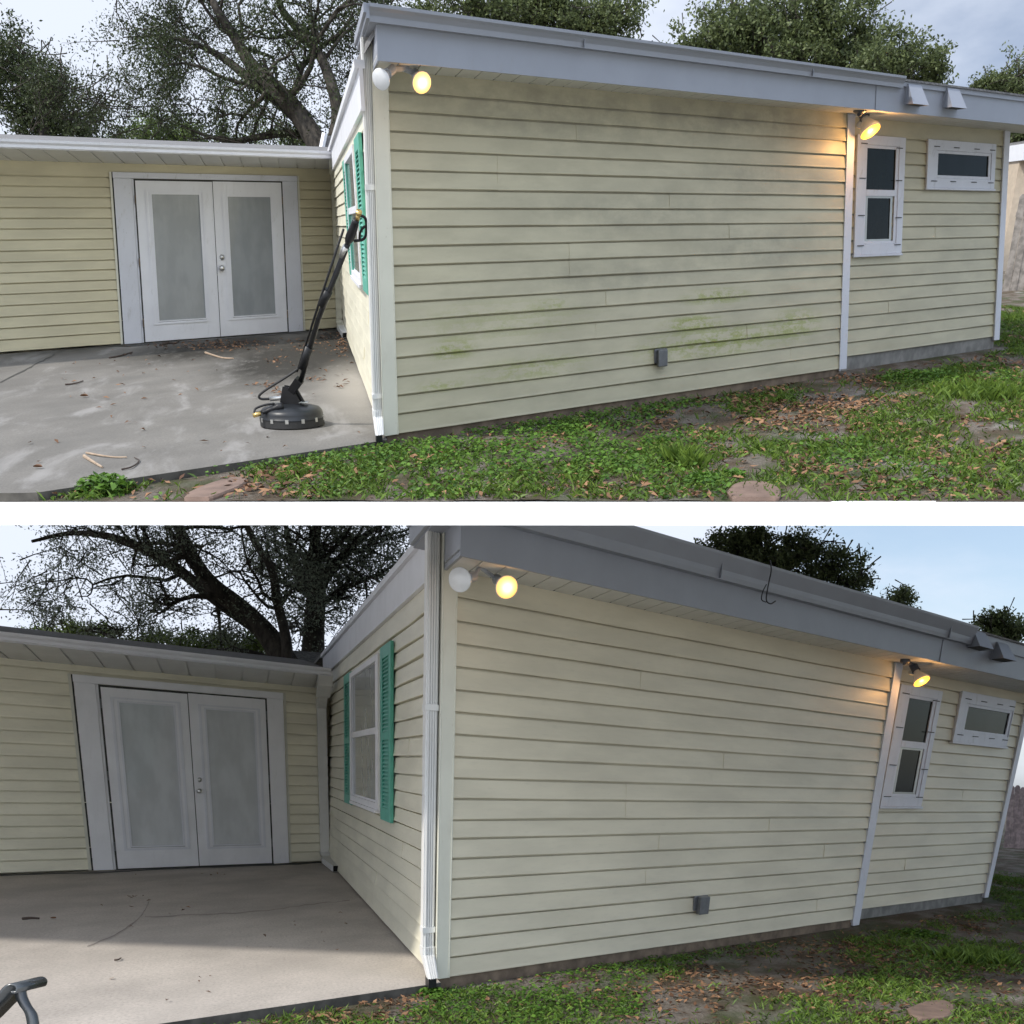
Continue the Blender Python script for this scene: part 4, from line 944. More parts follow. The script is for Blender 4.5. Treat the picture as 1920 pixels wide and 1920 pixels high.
# weeds one can tell apart
def clump(P, xy, n, h, r, label, mat='weed', blade=False):
    c = P.G(*xy, YV); up = P_up(P); uq = up[None, :]
    if blade:
        W = c + (rdir(n) * r * rng.random(n)[:, None]); W -= ((W - c) @ up)[:, None] * uq; hh = rng.uniform(.5, 1, n)[:, None] * h
        l = norm(uq + .55 * rdir(n)); s = norm(np.cross(l, rdir(n))) * .0045
        V = np.stack([W - s, W + s, W + l * hh * .6 + s * .7, W + l * hh + (l - uq) * hh * .5], 1).reshape(-1, 3)
    else:
        C = c + rdir(n) * r * (rng.random(n) ** .4)[:, None]; hgt = (C - c) @ up; C += (np.abs(hgt) * (h / r) - hgt)[:, None] * uq
        Z = norm(uq + .7 * rdir(n)); X = norm(np.cross(Z, rdir(n))); Y = np.cross(Z, X); s = rng.uniform(.012, .03, n)[:, None]
        V = rhomb(C, X * s, Y * s * .6, Z, np.full(n, .004))
    polymesh('weed_clump', V, 4, np.stack([np.clip(rng.normal(.6, .25, n), 0, 1), rng.random(n)], 1), M[mat], label=label, cat='weed', group='weed clumps in the yards')
clump(PU, (195, 925), 700, .11, .17, 'bushy bright green weed against the edge of the dirty patio')
clump(PU, (1275, 872), 160, .17, .12, 'upright grassy tuft in the middle of the upper yard', 'grass', True)
clump(PU, (1300, 880), 120, .15, .10, 'second upright grassy tuft right beside the first one in the upper yard', 'grass', True)
clump(PU, (1320, 905), 260, .06, .12, 'broad leafed weed left of the rounded sandstone slab')
clump(PU, (1375, 893), 140, .04, .08, 'small bright weed just above the rounded sandstone slab')
clump(PU, (1730, 712), 900, .09, .45, 'dark green leafy patch beside the grey block foundation of the stained house')
clump(PU, (1850, 745), 900, .16, .5, 'long dark grass at the right end of the upper yard', 'grass', True)
clump(PL, (808, 1868), 260, .07, .11, 'yellow green weed at the foot of the corner downspout of the clean house')
clump(PL, (1835, 1800), 1300, .15, .45, 'long grass tuft at the right of the lower yard', 'grass', True)
clump(PL, (1725, 1755), 700, .07, .3, 'dark leafy patch below the grey block foundation of the clean house')

# ------------------------------------------------------------------ trees
def atD(x, y, D): return tow(ray(x, y) / FPX * D)
class Tree:
    def __init__(s, name, label, mat, seed, group='trees behind the houses', clip=False):
        s.r = np.random.default_rng(seed); s.mb = MB(); s.C = []; s.name = name; s.label = label; s.mat = mat; s.group = group; s.clip = clip; s.nb = 0
    def ok(s, p):
        if not s.clip: return True
        return (W2C @ (p - CAMW)) @ PU.n + H_U * K_U < -.35
    def limb(s, pts, rad, k=8): 
        if s.clip:
            q = [i for i, p in enumerate(pts) if s.ok(p)]
            if len(q) < 2: return
            n_ = q[-1] + 1; rad = (rad if not isinstance(rad, float) else [rad] * len(pts))[:n_]; pts = pts[:n_]
            if len(pts) < 2: return
        tube(s.mb, pts, rad, k)
    def leaves(s, c, n, r, flat=.7):
        n = int(n * 1.3); v = s.r.normal(size=(n, 3)) * r; v[:, 2] *= flat; s.C.append(np.asarray(c) + v)
    def grow(s, p, d, L, rad, lvl, drop=.0, lf=22, lr=.22):
        n = 5 if lvl else 4; pts = [p]; q = p; dd = d
        for i in range(n):
            dd = unit(dd + s.r.normal(size=3) * .24 + np.array([0, 0, .05 - drop * i * .1])); q = q + dd * L / n; pts.append(q)
        s.limb(pts, list(np.linspace(rad, rad * .45, len(pts))), 5 if rad > .03 else 3); s.nb += 1
        if lvl > 0:
            for j in range(3 + (s.r.random() < .6)):
                i = s.r.integers(1, len(pts)); e = unit(dd * .7 + s.r.normal(size=3) * .75); s.grow(pts[i], e, L * s.r.uniform(.45, .75), rad * .5, lvl - 1, drop, lf, lr)
        else:
            for i in range(2, len(pts)): s.leaves(pts[i], lf, lr)
    def main(s, pxs, D, rad, wob=.6, n_child=10, L=2.2, lvl=2, lf=22, lr=.22, seedtan=.5):
        k = len(pxs); P_ = [atD(x, y, D + s.r.normal() * wob * (i / k)) for i, (x, y) in enumerate(pxs)]; sp = smoothpath(P_, 5); R = list(np.interp(np.linspace(0, 1, len(sp)), np.linspace(0, 1, len(rad)), rad)); s.limb(sp, R, 10)
        for j in range(n_child):
            i = int(s.r.uniform(.22, 1) * (len(sp) - 1)); t = unit(sp[min(i + 1, len(sp) - 1)] - sp[i - 1]); e = unit(t * seedtan + s.r.normal(size=3) * np.array([.8, .8, .6])); s.grow(sp[i], e, L * s.r.uniform(.6, 1.2), max(.018, R[i] * .4), lvl, .3, lf, lr)
    def blob(s, x, y, rx, ry, D, n, lf=26, lr=.22, twig=True, dep=1.2):
        c = atD(x, y, D); sx = rx / FPX * D; sz = ry / FPX * D
        for _ in range(n):
            v = s.r.normal(size=3); v /= np.linalg.norm(v); v *= s.r.random() ** .45 * s.r.uniform(.7, 1.3)
            p = c + CR * v[0] * sx + np.array([0, 0, 1]) * v[2] * sz + np.array([0, 1, 0]) * v[1] * dep
            g = unit(p - c + s.r.normal(size=3) * .4 + np.array([0, 0, .1])); tl = min(1.0, .35 + 1.1 * sz); a = p - g * s.r.uniform(.5, .9) * tl
            s.limb([a - g * .4 * tl + s.r.normal(size=3) * .12 * tl, a, p], [.018, .012, .005], 3)
            for _k in range(3):
                e = unit(g + s.r.normal(size=3) * .8); q_ = a + (p - a) * s.r.random(); tip = q_ + e * s.r.uniform(.3, .6) * tl; s.limb([q_, (q_ + tip) / 2 + s.r.normal(size=3) * .03, tip], [.008, .006, .003], 3)
                for f_ in (.45, .75, 1.0): s.leaves(q_ + (tip - q_) * f_, int(lf * .30), lr * .42)
            s.leaves(p, int(lf * .5), lr * .5)
    def done(s, ls=(.028, .046), fol=None):
        root = empty(s.name, np.array(s.mb.v[0]) * 1.0, s.label, 'tree', s.group)
        s.mb.build('trunk', M['bark'], root, True)
        C = np.concatenate(s.C)
        if s.clip:
            q = ((C - CAMW) @ W2C.T) @ PU.n + H_U * K_U; C = C[q < -.3]
        n = len(C); Z = norm(s.r.normal(size=(n, 3)) + np.array([0, 0, .6])); X = norm(np.cross(Z, s.r.normal(size=(n, 3)))); Y = np.cross(Z, X); sz = s.r.uniform(*ls, n)[:, None]
        uv = np.stack([np.clip(s.r.normal(.45, .28, n), 0, 1), s.r.random(n)], 1)
        polymesh('crown', rhomb(C, X * sz, Y * sz * .5, Z, s.r.uniform(0, .01, n)), 4, uv, s.mat, root); print(s.name, 'leaves', n, 'branches', s.nb)
        return root
def trunk_base(P, x, y, D, t):
    """ground point below a trunk that disappears behind a roof"""
    p = atD(x, y, D); up = P_up(P); h = AB(P, p[None])[0][2]; return p - up * (h - YV + .1) * P.k, p
# --- upper left oak
t = Tree('oak_tree', 'large spreading oak with dark leaning limbs behind the stained house', M['oakleaf'], 1)
b0, p0 = trunk_base(PU, 612, 300, 30, t); t.limb([b0, (b0 + p0) / 2 + .1 * CR, p0], [.50, .42, .36], 12)
t.main([(612, 300), (590, 262), (560, 215), (520, 170), (470, 120), (440, 70), (405, 15), (380, -40)], 30, [.36, .27, .24, .20, .16, .13, .10, .07], n_child=11)
t.main([(585, 245), (530, 195), (470, 150), (420, 110), (360, 80), (300, 68), (230, 70)], 30.6, [.20, .15, .11, .07, .04, .012], n_child=10)
t.main([(630, 262), (634, 215), (622, 160), (600, 105), (565, 60), (530, 20), (515, -30)], 29.4, [.22, .16, .13, .11, .09, .06], n_child=8)
t.main([(600, 262), (540, 250), (480, 258), (430, 265), (370, 248), (320, 225)], 31, [.12, .10, .08, .06, .04, .012], n_child=7, L=1.5, lf=12, lr=.15)
t.main([(560, 130), (600, 90), (640, 60), (665, 20)], 30, [.08, .06, .05, .03], n_child=6)
for q in [(520, 232, 110, 30, 26), (600, 60, 80, 50, 16), (300, 45, 160, 38, 44), (440, 45, 120, 40, 26), (200, 190, 130, 50, 50), (330, 200, 120, 30, 30), (90, 170, 80, 60, 55), (70, 110, 70, 40, 26), (640, 140, 40, 90, 18), (420, 160, 120, 50, 20), (520, 110, 90, 50, 14)]: t.blob(q[0], q[1], q[2], q[3], 30.5, int(q[4] * .62), 22, .26)
t.done()
t = Tree('tree', 'dark dense tree at the far left behind the stained house', M['oakleaf'], 2)
b0, p0 = trunk_base(PU, 80, 290, 33, t); t.limb([b0, p0, atD(85, 190, 33), atD(70, 150, 33)], [.3, .24, .12, .03], 8)
for q in [(60, 200, 90, 70, 80), (20, 120, 60, 60, 40), (150, 235, 100, 30, 46), (-60, 150, 80, 90, 40)]: t.blob(*q[:4], 33, int(q[4] * .75), 30, .34)
t.done((.035, .065))
t = Tree('tree', 'low yellow green tree showing just over the shingles of the stained wing', M['oakleaf2'], 3)
b0, p0 = trunk_base(PU, 270, 300, 36, t); t.limb([b0, p0, atD(275, 240, 36)], [.25, .2, .08], 8)
for q in [(270, 262, 110, 20, 46), (420, 275, 120, 16, 40), (560, 262, 60, 26, 26), (330, 250, 50, 14, 16)]: t.blob(*q[:4], 36, q[4], 34, .26)
t.done()
# --- upper right trees
t = Tree('tree', 'broad dark green tree above the middle of the stained house gutter', M['hazeleaf'], 4)
b0, p0 = trunk_base(PU, 1000, 110, 33, t); t.limb([b0, p0, atD(1010, 20, 33), atD(1020, -60, 33)], [.4, .3, .2, .08], 8)
for q in [(960, 30, 160, 36, 90), (1080, 40, 110, 40, 60), (1160, 45, 44, 34, 26), (850, 10, 110, 26, 36), (1000, -30, 160, 40, 40)]: t.blob(*q[:4], 33, int(q[4] * .7), 30, .30)
t.main([(1000, 110), (1090, 60), (1160, 40)], 33, [.1, .08, .03], n_child=4, L=1.2, lvl=1); t.done((.04, .07))
t = Tree('tree', 'tall rounded green tree above the far section of the stained house', M['hazeleaf'], 5)
b0, p0 = trunk_base(PU, 1500, 160, 36, t); t.limb([b0, p0, atD(1500, 80, 36), atD(1480, -20, 36)], [.4, .32, .22, .08], 8)
t.main([(1500, 150), (1440, 80), (1400, 40), (1370, 0)], 36, [.16, .12, .08, .04], n_child=6, L=1.4, lvl=1)
t.main([(1510, 150), (1570, 90), (1620, 50)], 36, [.16, .12, .05], n_child=5, L=1.4, lvl=1)
for q in [(1300, 80, 40, 20, 18), (1360, 70, 60, 44, 46), (1440, 50, 90, 60, 90), (1540, 50, 70, 60, 66), (1620, 60, 40, 44, 30), (1480, 110, 150, 30, 60), (1600, 110, 90, 34, 40)]: t.blob(*q[:4], 36, int(q[4] * .62), 30, .30)
t.done((.045, .08))
t = Tree('tree', 'lower drooping green tree above the vent hoods of the stained house', M['hazeleaf'], 6)
b0, p0 = trunk_base(PU, 1690, 190, 34, t); t.limb([b0, p0, atD(1690, 130, 34)], [.25, .2, .08], 8)
for q in [(1680, 90, 60, 24, 26), (1730, 95, 40, 12, 14), (1650, 120, 60, 24, 30), (1740, 130, 46, 18, 22), (1690, 145, 110, 16, 40)]: t.blob(*q[:4], 34, int(q[4] * .6), 28, .28)
t.done((.04, .07))
t = Tree('tree', 'small distant tree at the far right edge above the stained house', M['hazeleaf'], 7)
b0, p0 = trunk_base(PU, 1895, 330, 40, t); t.limb([b0, p0, atD(1895, 180, 40)], [.3, .24, .08], 8)
for q in [(1840, 160, 20, 14, 12), (1868, 162, 16, 12, 8), (1905, 160, 26, 40, 40), (1920, 260, 40, 60, 60), (1905, 200, 30, 40, 30)]: t.blob(*q[:4], 40, q[4], 30, .24)
t.done((.04, .07))
# --- lower left oaks
M['oakpale'] = leafmat('haze_paled_oak_leaves', (.13, .155, .12), (.28, .32, .23), .5)  # leaf colour paled to suggest haze and offset the terrace's shade
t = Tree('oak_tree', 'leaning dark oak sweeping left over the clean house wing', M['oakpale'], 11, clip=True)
b0, p0 = trunk_base(PL, 545, 1260, 23, t); t.limb([b0, (b0 + p0) / 2, p0], [.44, .36, .28], 12)
t.main([(545, 1260), (505, 1195), (450, 1140), (400, 1100), (370, 1060), (345, 1010), (320, 960), (300, 900)], 23, [.28, .22, .19, .17, .14, .11, .09, .05], n_child=12, L=1.8, lf=12, lr=.15)
t.main([(480, 1175), (400, 1120), (330, 1065), (270, 1030), (200, 1005), (130, 1000), (60, 1015)], 23.5, [.15, .12, .10, .08, .05, .03], n_child=10, L=1.8, lf=12, lr=.15)
t.main([(540, 1245), (535, 1190), (520, 1130), (510, 1070), (480, 1020), (455, 970)], 22.6, [.12, .10, .09, .08, .07, .05], n_child=8, L=1.6, lf=12, lr=.15)
t.main([(530, 1250), (460, 1225), (380, 1225), (300, 1235), (240, 1210), (180, 1180)], 24, [.11, .09, .08, .06, .04, .03], n_child=7, L=1.2, lf=12, lr=.15)
for q in [(80, 1150, 100, 40, 46), (220, 1180, 120, 30, 46), (120, 1030, 110, 34, 34), (330, 1010, 90, 34, 22), (60, 1080, 60, 60, 18), (330, 1130, 90, 46, 20), (200, 1090, 120, 40, 16), (440, 1190, 70, 30, 16), (180, 1000, 150, 20, 22)]: t.blob(*q[:4], 23.5, int(q[4] * .42), 18, .26, dep=.9)
t.done((.022, .038))
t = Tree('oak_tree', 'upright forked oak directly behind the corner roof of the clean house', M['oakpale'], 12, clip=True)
b0, p0 = trunk_base(PL, 587, 1255, 25, t); t.limb([b0, (b0 + p0) / 2, p0], [.4, .34, .27], 12)
t.main([(587, 1255), (588, 1190), (592, 1130), (594, 1080), (590, 1030), (595, 980), (602, 930)], 25, [.27, .23, .21, .18, .13, .10, .07], n_child=12, L=1.7, lf=12, lr=.15)
t.main([(594, 1110), (620, 1070), (655, 1030), (690, 1000), (730, 975)], 25, [.14, .11, .09, .06, .03], n_child=8, L=1.5, lf=12, lr=.15)
t.main([(590, 1120), (560, 1080), (545, 1030), (535, 980)], 25.3, [.12, .10, .08, .05], n_child=7, L=1.5, lf=12, lr=.15)
t.main([(592, 1140), (640, 1105), (690, 1085), (740, 1060)], 24.7, [.08, .06, .04, .02], n_child=6, L=1.2, lf=12, lr=.15)
for q in [(690, 1040, 70, 44, 40), (720, 1000, 50, 26, 30), (640, 1090, 60, 60, 28), (660, 1150, 60, 40, 16), (520, 1020, 60, 40, 12), (630, 1000, 90, 24, 20)]: t.blob(*q[:4], 25, int(q[4] * .42), 18, .26, dep=.9)
t.done((.024, .042))
t = Tree('tree', 'low olive tree showing over the shingles of the clean wing', M['oakleaf2'], 13, clip=True)
b0, p0 = trunk_base(PL, 400, 1260, 27, t); t.limb([b0, p0, atD(400, 1215, 27)], [.25, .2, .08], 8)
for q in [(380, 1215, 90, 20, 40), (470, 1215, 60, 20, 22), (290, 1200, 60, 16, 18), (130, 1185, 120, 14, 30)]: t.blob(*q[:4], 27, q[4], 30, .2)
t.done((.03, .05))
# --- lower right trees
t = Tree('tree', 'leafy green tree behind the middle of the clean house gutter', M['hazeleaf'], 14, clip=True)
b0, p0 = trunk_base(PL, 1440, 1130, 24, t); t.limb([b0, p0, atD(1440, 1060, 24)], [.25, .2, .08], 8)
for q in [(1345, 1022, 26, 16, 16), (1385, 1030, 50, 24, 36), (1412, 1012, 26, 22, 18), (1450, 1055, 70, 34, 50), (1500, 1035, 60, 30, 36), (1560, 1070, 60, 34, 36), (1600, 1095, 34, 24, 16)]: t.blob(*q[:4], 24, int(q[4] * .7), 30, .20, dep=.8)
t.done((.03, .052))
t = Tree('tree', 'dark green tree tops above the far gutter of the clean house', M['hazeleaf'], 15, clip=True)
b0, p0 = trunk_base(PL, 1860, 1230, 30, t); t.limb([b0, p0, atD(1860, 1180, 30)], [.25, .2, .06], 8)
for q in [(1868, 1172, 34, 16, 22), (1690, 1128, 34, 12, 12), (1905, 1185, 26, 16, 14), (1850, 1195, 50, 12, 14)]: t.blob(*q[:4], 30, int(q[4] * .8), 34, .2, dep=.8)
t.done((.035, .06))

# ------------------------------------------------------------------ neighbours at the right edge
def fence(P, x0, ytop, ybot, label, tint, n=14, ybt=None):
    root_p = P.G(x0, ybot, YV); up = P_up(P); D = project(root_p)[2]; h = (ybot - ytop) / FPX * D; root = empty('wooden_fence', root_p, label, 'fence'); r = unit(CR - up * (CR @ up)); f = unit(np.cross(up, r))
    for i in range(n):
        w = .14; hh = h * random.uniform(.95, 1.02); o = root_p + r * i * .152 + f * random.uniform(-.01, .01); mb = MB()
        V = [o + r * q[0] + f * q[1] + up * q[2] for q in ((0, 0, 0), (w, 0, 0), (w, 0, hh - .05), (w - .04, 0, hh), (.04, 0, hh), (0, 0, hh - .05), (0, .02, 0), (w, .02, 0), (w, .02, hh - .05), (w - .04, .02, hh), (.04, .02, hh), (0, .02, hh - .05))]
        mb.add(V, [(0, 1, 2, 3, 4, 5), (11, 10, 9, 8, 7, 6)] + [(k, 6 + k, 6 + (k + 1) % 6, (k + 1) % 6) for k in range(6)]); mb.build('fence_board', M[tint], root)
    for hv in (.3, h - .4):
        mb = MB(); V = [root_p + r * a + f * b + up * c for (b, c) in ((.021, hv), (.06, hv), (.06, hv + .09), (.021, hv + .09)) for a in (0, n * .152)]
        mb.add(V, [(0, 1, 3, 2), (2, 3, 5, 4), (4, 5, 7, 6), (6, 7, 1, 0), (0, 2, 4, 6), (1, 7, 5, 3)]); mb.build('rail', M[tint], root)
M['fence_red'] = simple('reddish_weathered_wood', (.26, .20, .19), .85, .3, 9, bump=.4)
fence(PU, 1880, 392, 545, 'grey weathered board fence past the right end of the stained house', 'fence')
fence(PL, 1882, 1470, 1590, 'reddish board fence past the right end of the clean house', 'fence_red')
nb_p = PU.G(1876, 500, YV); up = UPU; r = unit(CR - up * (CR @ up)); f = unit(np.cross(up, r)); D = project(nb_p)[2]
root = empty('neighbour_house', nb_p, 'tan neighbouring building with a white eave behind the grey board fence', 'building'); hh = lambda y: (500 - y) / FPX * D
def bx(mb, o, a0, a1, b0, b1, c0, c1):
    V = [o + r * a + f * b + up * c for (a, b, c) in ((a0, b0, c0), (a1, b0, c0), (a1, b0, c1), (a0, b0, c1), (a0, b1, c0), (a1, b1, c0), (a1, b1, c1), (a0, b1, c1))]; mb.add(V, BOXF)
mb = MB(); bx(mb, nb_p, 0, 6, 0, 4, -.3, hh(334)); mb.build('wall', M['nwall'], root)
mb = MB(); bx(mb, nb_p, -.05, 6.4, -.35, 4.3, hh(334) + .002, hh(309)); mb.build('eave', M['white'], root)
mb = MB(); bx(mb, nb_p, .0, 6.3, -.2, 4.2, hh(309) + .002, hh(309) + .08); mb.build('roof', M['shingle'], root)

# ------------------------------------------------------------------ surface cleaner leaning by the corner
up = UPU; r = unit(CR - up * (CR @ up)); f = unit(np.cross(up, r))     # right and forward on the upper lot
base = PU.G(549, 798, 0.0)
root = empty('surface_cleaner', base, 'round black surface cleaner on the dirty patio with its wand leaning by the corner', 'surface cleaner')
R0 = .236
mb = MB(); lathe(mb, base + up * .004, up, [(R0 * .93, 0), (R0 * 1.0, .004), (R0 * 1.0, .05), (R0 * .985, .054)], 48); mb.build('brush_skirt', M['rubber'], root, False)
mb = MB(); lathe(mb, base, up, [(R0 * 1.005, .055), (R0 * 1.005, .062), (R0 * .985, .066), (R0 * .975, .09), (R0 * .95, .108), (R0 * .88, .124), (R0 * .6, .140), (R0 * .3, .150), (.03, .155)], 48)
M['deck'] = simple('dusty_black_housing', (.013, .015, .018), .38, .45, 7, bump=.1, spec=.4); mb.build('housing', M['deck'], root, True)
for k in range(9):
    th = -math.pi / 2 + (k - 4) * .50; c = base + R0 * 1.01 * (math.cos(th) * r + math.sin(th) * f) + up * .055; n_ = math.cos(th) * r + math.sin(th) * f; s_ = np.cross(up, n_); mb = MB()
    V = [c + s_ * a + n_ * b + up * q for (a, b, q) in ((-.012, .0, -.014), (.012, .0, -.014), (.012, .0, .014), (-.012, .0, .014), (-.012, -.01, -.014), (.012, -.01, -.014), (.012, -.01, .014), (-.012, -.01, .014))]
    mb.add(V, BOXF); mb.build('clip', M['steel'], root)
def pxw(x, y, q): return atD(x, y, project(q)[2])   # point at the same distance as q
hub = base + up * .165 - r * .0
wt_u, wt_v = PU.px('S', 677, 425, .10); top_ = PU.w('S', wt_u, wt_v, .12); Dt = project(top_)[2]; Db = project(base)[2]
def wp(x, y):                                   # along the wand the distance grows steadily from hub to grip
    s = np.clip((775 - y) / (775 - 420), -.1, 1.15); return atD(x, y, Db + (Dt - Db) * s)
L1 = [wp(549, 760), wp(560, 725), wp(600, 600), wp(652, 455)]
mb = MB(); tube(mb, [wp(563, 718), wp(597, 598), wp(653, 455)], .018, 12); mb.build('wand', M['blackm'], root, True)
mb = MB(); tube(mb, [wp(557, 697), wp(596, 575), wp(644, 430)], [.007, .008, .008], 8); mb.build('lance_tube', M['blackm'], root, True)
mb = MB(); tube(mb, [wp(641, 481), wp(649, 462)], .022, 10); mb.build('coupling', M['steel'], root, True)
for a_, b_ in (((603, 572), (616, 545)), ((566, 690), (580, 650))):
    mb = MB(); tube(mb, [wp(*a_), wp(*b_)], .030, 12); mb.build('wand_grip', M['black'], root, True)
mb = MB(); tube(mb, smoothpath([wp(652, 455), wp(662, 430), wp(668, 412)], 4), [.020, .028, .030, .030, .028, .026, .025, .023, .020][:9], 12); mb.build('trigger_gun', M['black'], root, True)
mb = MB(); tube(mb, smoothpath([wp(664, 452), wp(680, 449), wp(686, 440), wp(687, 420), wp(684, 408), wp(676, 404)], 4), .009, 8)
tube(mb, smoothpath([wp(663, 450), wp(655, 446), wp(653, 438), wp(660, 436)], 4), .012, 8); tube(mb, smoothpath([wp(684, 424), wp(676, 434), wp(674, 447)], 4), .008, 8); mb.build('trigger_guard', M['black'], root, True)
mb = MB(); tube(mb, [wp(670, 412), wp(672, 402)], .014, 10); tube(mb, [wp(672, 402), wp(673.5, 396)], .020, 10); mb.build('inlet_fitting', M['brass'], root, True)
# yoke: two plates rising from the deck to the wand foot
mb = MB()
for s_ in (-.045, .045):
    A = [base + up * .150 + r * (-.075) + f * s_, base + up * .150 + r * .085 + f * s_, base + up * .26 + r * .03 + f * s_, base + up * .27 + r * (-.04) + f * s_]
    d_ = f * .008; mb.add(A + [p + d_ for p in A], BOXF)
mb.build('yoke', M['blackm'], root)
mb = MB(); a_ = base + up * .20 + r * -.015; b_ = wp(562, 712); ax_ = unit(b_ - a_); s1 = unit(np.cross(ax_, f)); s2 = np.cross(ax_, s1)
V = [q + s1 * x * w_ + s2 * y * w_ for q, w_ in ((a_, .028), (b_, .030)) for (x, y) in ((-1, -1), (1, -1), (1, 1), (-1, 1))]; mb.add(V, [(3, 2, 1, 0), (4, 5, 6, 7), (0, 1, 5, 4), (1, 2, 6, 5), (2, 3, 7, 6), (3, 0, 4, 7)]); mb.build('wand_bracket', M['blackm'], root, bevel=.004)
mb = MB(); a_ = base + up * .17 + r * .07; V = []
tube(mb, [base + up * .155 + r * .10, base + up * .25 + r * .05], .010, 6); mb.build('stay_rod', M['blackm'], root)
mb = MB(); hp = smoothpath([wp(573, 672), wp(560, 690), wp(535, 708), wp(500, 730), wp(486, 742), wp(490, 748), wp(508, 748)], 5); tube(mb, hp, .009, 8); mb.build('hose', M['rubber'], root, True)
mb = MB(); tube(mb, [wp(506, 748), wp(528, 746), wp(529, 746)], .016, 10); tube(mb, [wp(529, 746), wp(536, 746)], .021, 8); tube(mb, [wp(536, 746), wp(545, 745)], .014, 8); mb.build('hose_fitting', M['steel'], root, True)
mb = MB(); c = base + up * .161 + r * .10 - f * .02; V = [c + r * a + f * b + up * (.002 - abs(a) * 0) for (a, b) in ((-.03, -.06), (.035, -.05), (.03, .05), (-.025, .05))]; mb.add(V, [(0, 1, 2, 3)]); 
M['sticker'] = simple('grey_sticker', (.22, .24, .24), .4); mb.build('sticker', M['sticker'], root)
# second spray gun lying on the deck
g0 = atD(483, 786, Db - .02); groot = empty('spray_gun', g0, 'black spray gun with a brass end lying on the round cleaner deck', 'spray gun')
gp_ = lambda x, y: atD(x, y - 9, Db - .20)
mb = MB(); tube(mb, smoothpath([gp_(492, 783), gp_(505, 778), gp_(520, 773), gp_(531, 771)], 4), [.014] * 4 + [.018] * 4 + [.028] * 4 + [.024], 10); mb.build('gun_body', M['black'], groot, True)
mb = MB(); tube(mb, smoothpath([gp_(515, 766), gp_(498, 768), gp_(481, 774), gp_(477, 780), gp_(480, 783), gp_(495, 779), gp_(514, 770)], 4), .008, 8); mb.build('trigger_guard', M['black'], groot, True)
mb = MB(); tube(mb, [gp_(474.5, 788.5), gp_(489, 784)], [.015, .017], 10); mb.build('brass_coupling', M['brass'], groot, True)
for i in range(5):
    mb = MB(); a_ = gp_(506 + i * 4.5, 763.5 - (i % 2)); tube(mb, [a_, a_ + up * -.02], .006, 6); mb.build('nozzle', M['steel'], groot)

# ------------------------------------------------------------------ loose cable over the lower gutter
mb = MB(); cp = lambda x, y, o=.70: PL.w('F', *PL.px('F', x, y, o), o)
tube(mb, smoothpath([cp(1444, 1050), cp(1446, 1070), cp(1440, 1100), cp(1437, 1125), cp(1445, 1132), cp(1454, 1127)], 5), .006, 6)
tag(mb.build('cable', M['wire']), 'thin black cable end hanging over the gutter of the clean house', 'cable')
mb = MB(); tube(mb, smoothpath([cp(1437, 1096, .69), cp(1430, 1110, .69), cp(1428, 1124, .69), cp(1436, 1129, .69)], 5), .005, 6); tag(mb.build('cable', M['wire']), 'short curled black cable beside the hanging one at the clean house gutter', 'cable')

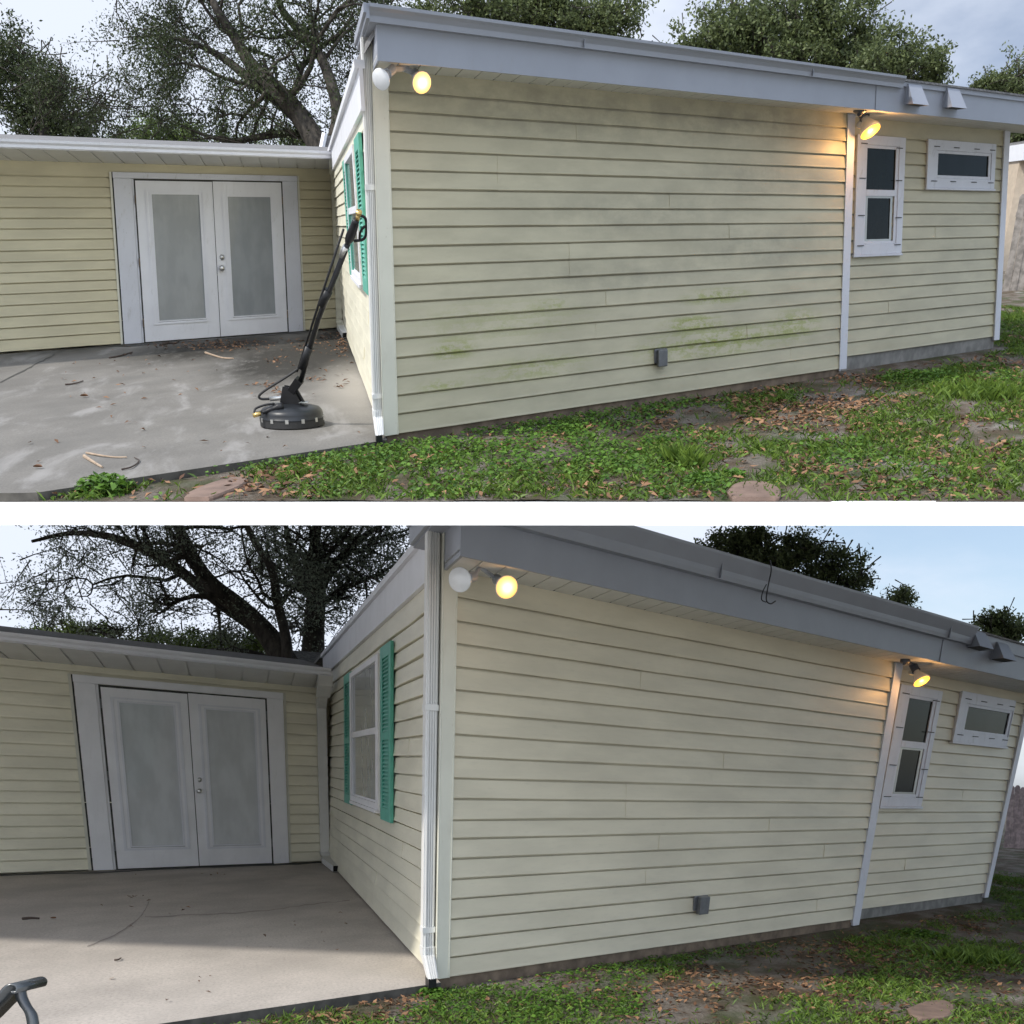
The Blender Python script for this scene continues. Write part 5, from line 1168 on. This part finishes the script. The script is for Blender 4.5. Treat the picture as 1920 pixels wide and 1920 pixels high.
# ------------------------------------------------------------------ garden chair, only its arm in frame
ZV = np.array([0, 0, 1.]); ap = PL.G(42, 1842, .62); Da = project(ap)[2]; q = lambda x, y, dd=0: atD(x, y, Da + dd)
root = empty('garden_chair', np.array([ap[0] - .3, ap[1], 0]), 'black metal garden chair with a scrolled arm at the lower left corner', 'chair')
fx = unit(np.array([.3, 1, 0]))
def strip(mb, pts, wv, tk):
    V = []
    for i, p in enumerate(pts):
        t = unit(pts[min(i + 1, len(pts) - 1)] - pts[max(0, i - 1)]); nn = unit(np.cross(t, wv)); V += [p - wv * .5 - nn * tk, p + wv * .5 - nn * tk, p + wv * .5 + nn * tk, p - wv * .5 + nn * tk]
    n = len(pts); mb.add(V, [(i * 4 + k, i * 4 + (k + 1) % 4, (i + 1) * 4 + (k + 1) % 4, (i + 1) * 4 + k) for i in range(n - 1) for k in range(4)] + [(3, 2, 1, 0), tuple(range(4 * n - 4, 4 * n))])
M['chairm'] = simple('black_chair_metal', (.03, .035, .038), .22, .1, 12, spec=.9)
for dd in (0, ):
    mb = MB(); pth = smoothpath([q(-170, 1960), q(-60, 1935), q(0, 1885), q(22, 1862), q(40, 1843), q(52, 1840), q(59, 1845), q(57, 1853), q(49, 1854)], 6); strip(mb, pth, fx * .16, .005); mb.build('arm', M['chairm'], root, True)
    mb = MB(); pth = smoothpath([q(37, 1850, .02), q(40, 1868, .02), q(48, 1885, .02), q(60, 1906, .02), q(62, 1950, .02), q(55, 2100, .02)], 6)
    pth[-1] = np.array([pth[-1][0], pth[-1][1], .0]); strip(mb, pth, unit(CR) * .035 + fx * .01, .014); mb.build('leg', M['chairm'], root, True)
o_ = np.array([ap[0] - .32, ap[1] - .12, 0]); 
def barm(name, pts, rr): mb = MB(); tube(mb, smoothpath([o_ + np.array(p) for p in pts], 4), rr, 8); mb.build(name, M['chairm'], root, True)
barm('arm', [(-.3, -.55, .60), (.1, -.55, .62), (.28, -.55, .62)], .014)
barm('leg', [(.25, -.55, .6), (.22, -.55, .4), (.3, -.55, 0)], .013)
for y_ in (0.1, -.55): barm('leg', [(-.25, y_, 1.0), (-.22, y_, .45), (-.32, y_, 0)], .013)
mb = MB(); V = [o_ + np.array(p) for p in ((-.25, -.53, .42), (.24, -.53, .44), (.24, .08, .44), (-.25, .08, .42), (-.25, -.53, .44), (.24, -.53, .46), (.24, .08, .46), (-.25, .08, .44))]; mb.add(V, [(3, 2, 1, 0), (4, 5, 6, 7), (0, 1, 5, 4), (1, 2, 6, 5), (2, 3, 7, 6), (3, 0, 4, 7)]); mb.build('seat', M['chairm'], root)
mb = MB(); V = [o_ + np.array(p) for p in ((-.24, -.5, .5), (-.24, .05, .5), (-.27, .05, .98), (-.27, -.5, .98), (-.26, -.5, .5), (-.26, .05, .5), (-.29, .05, .98), (-.29, -.5, .98))]; mb.add(V, BOXF); mb.build('backrest', M['chairm'], root)
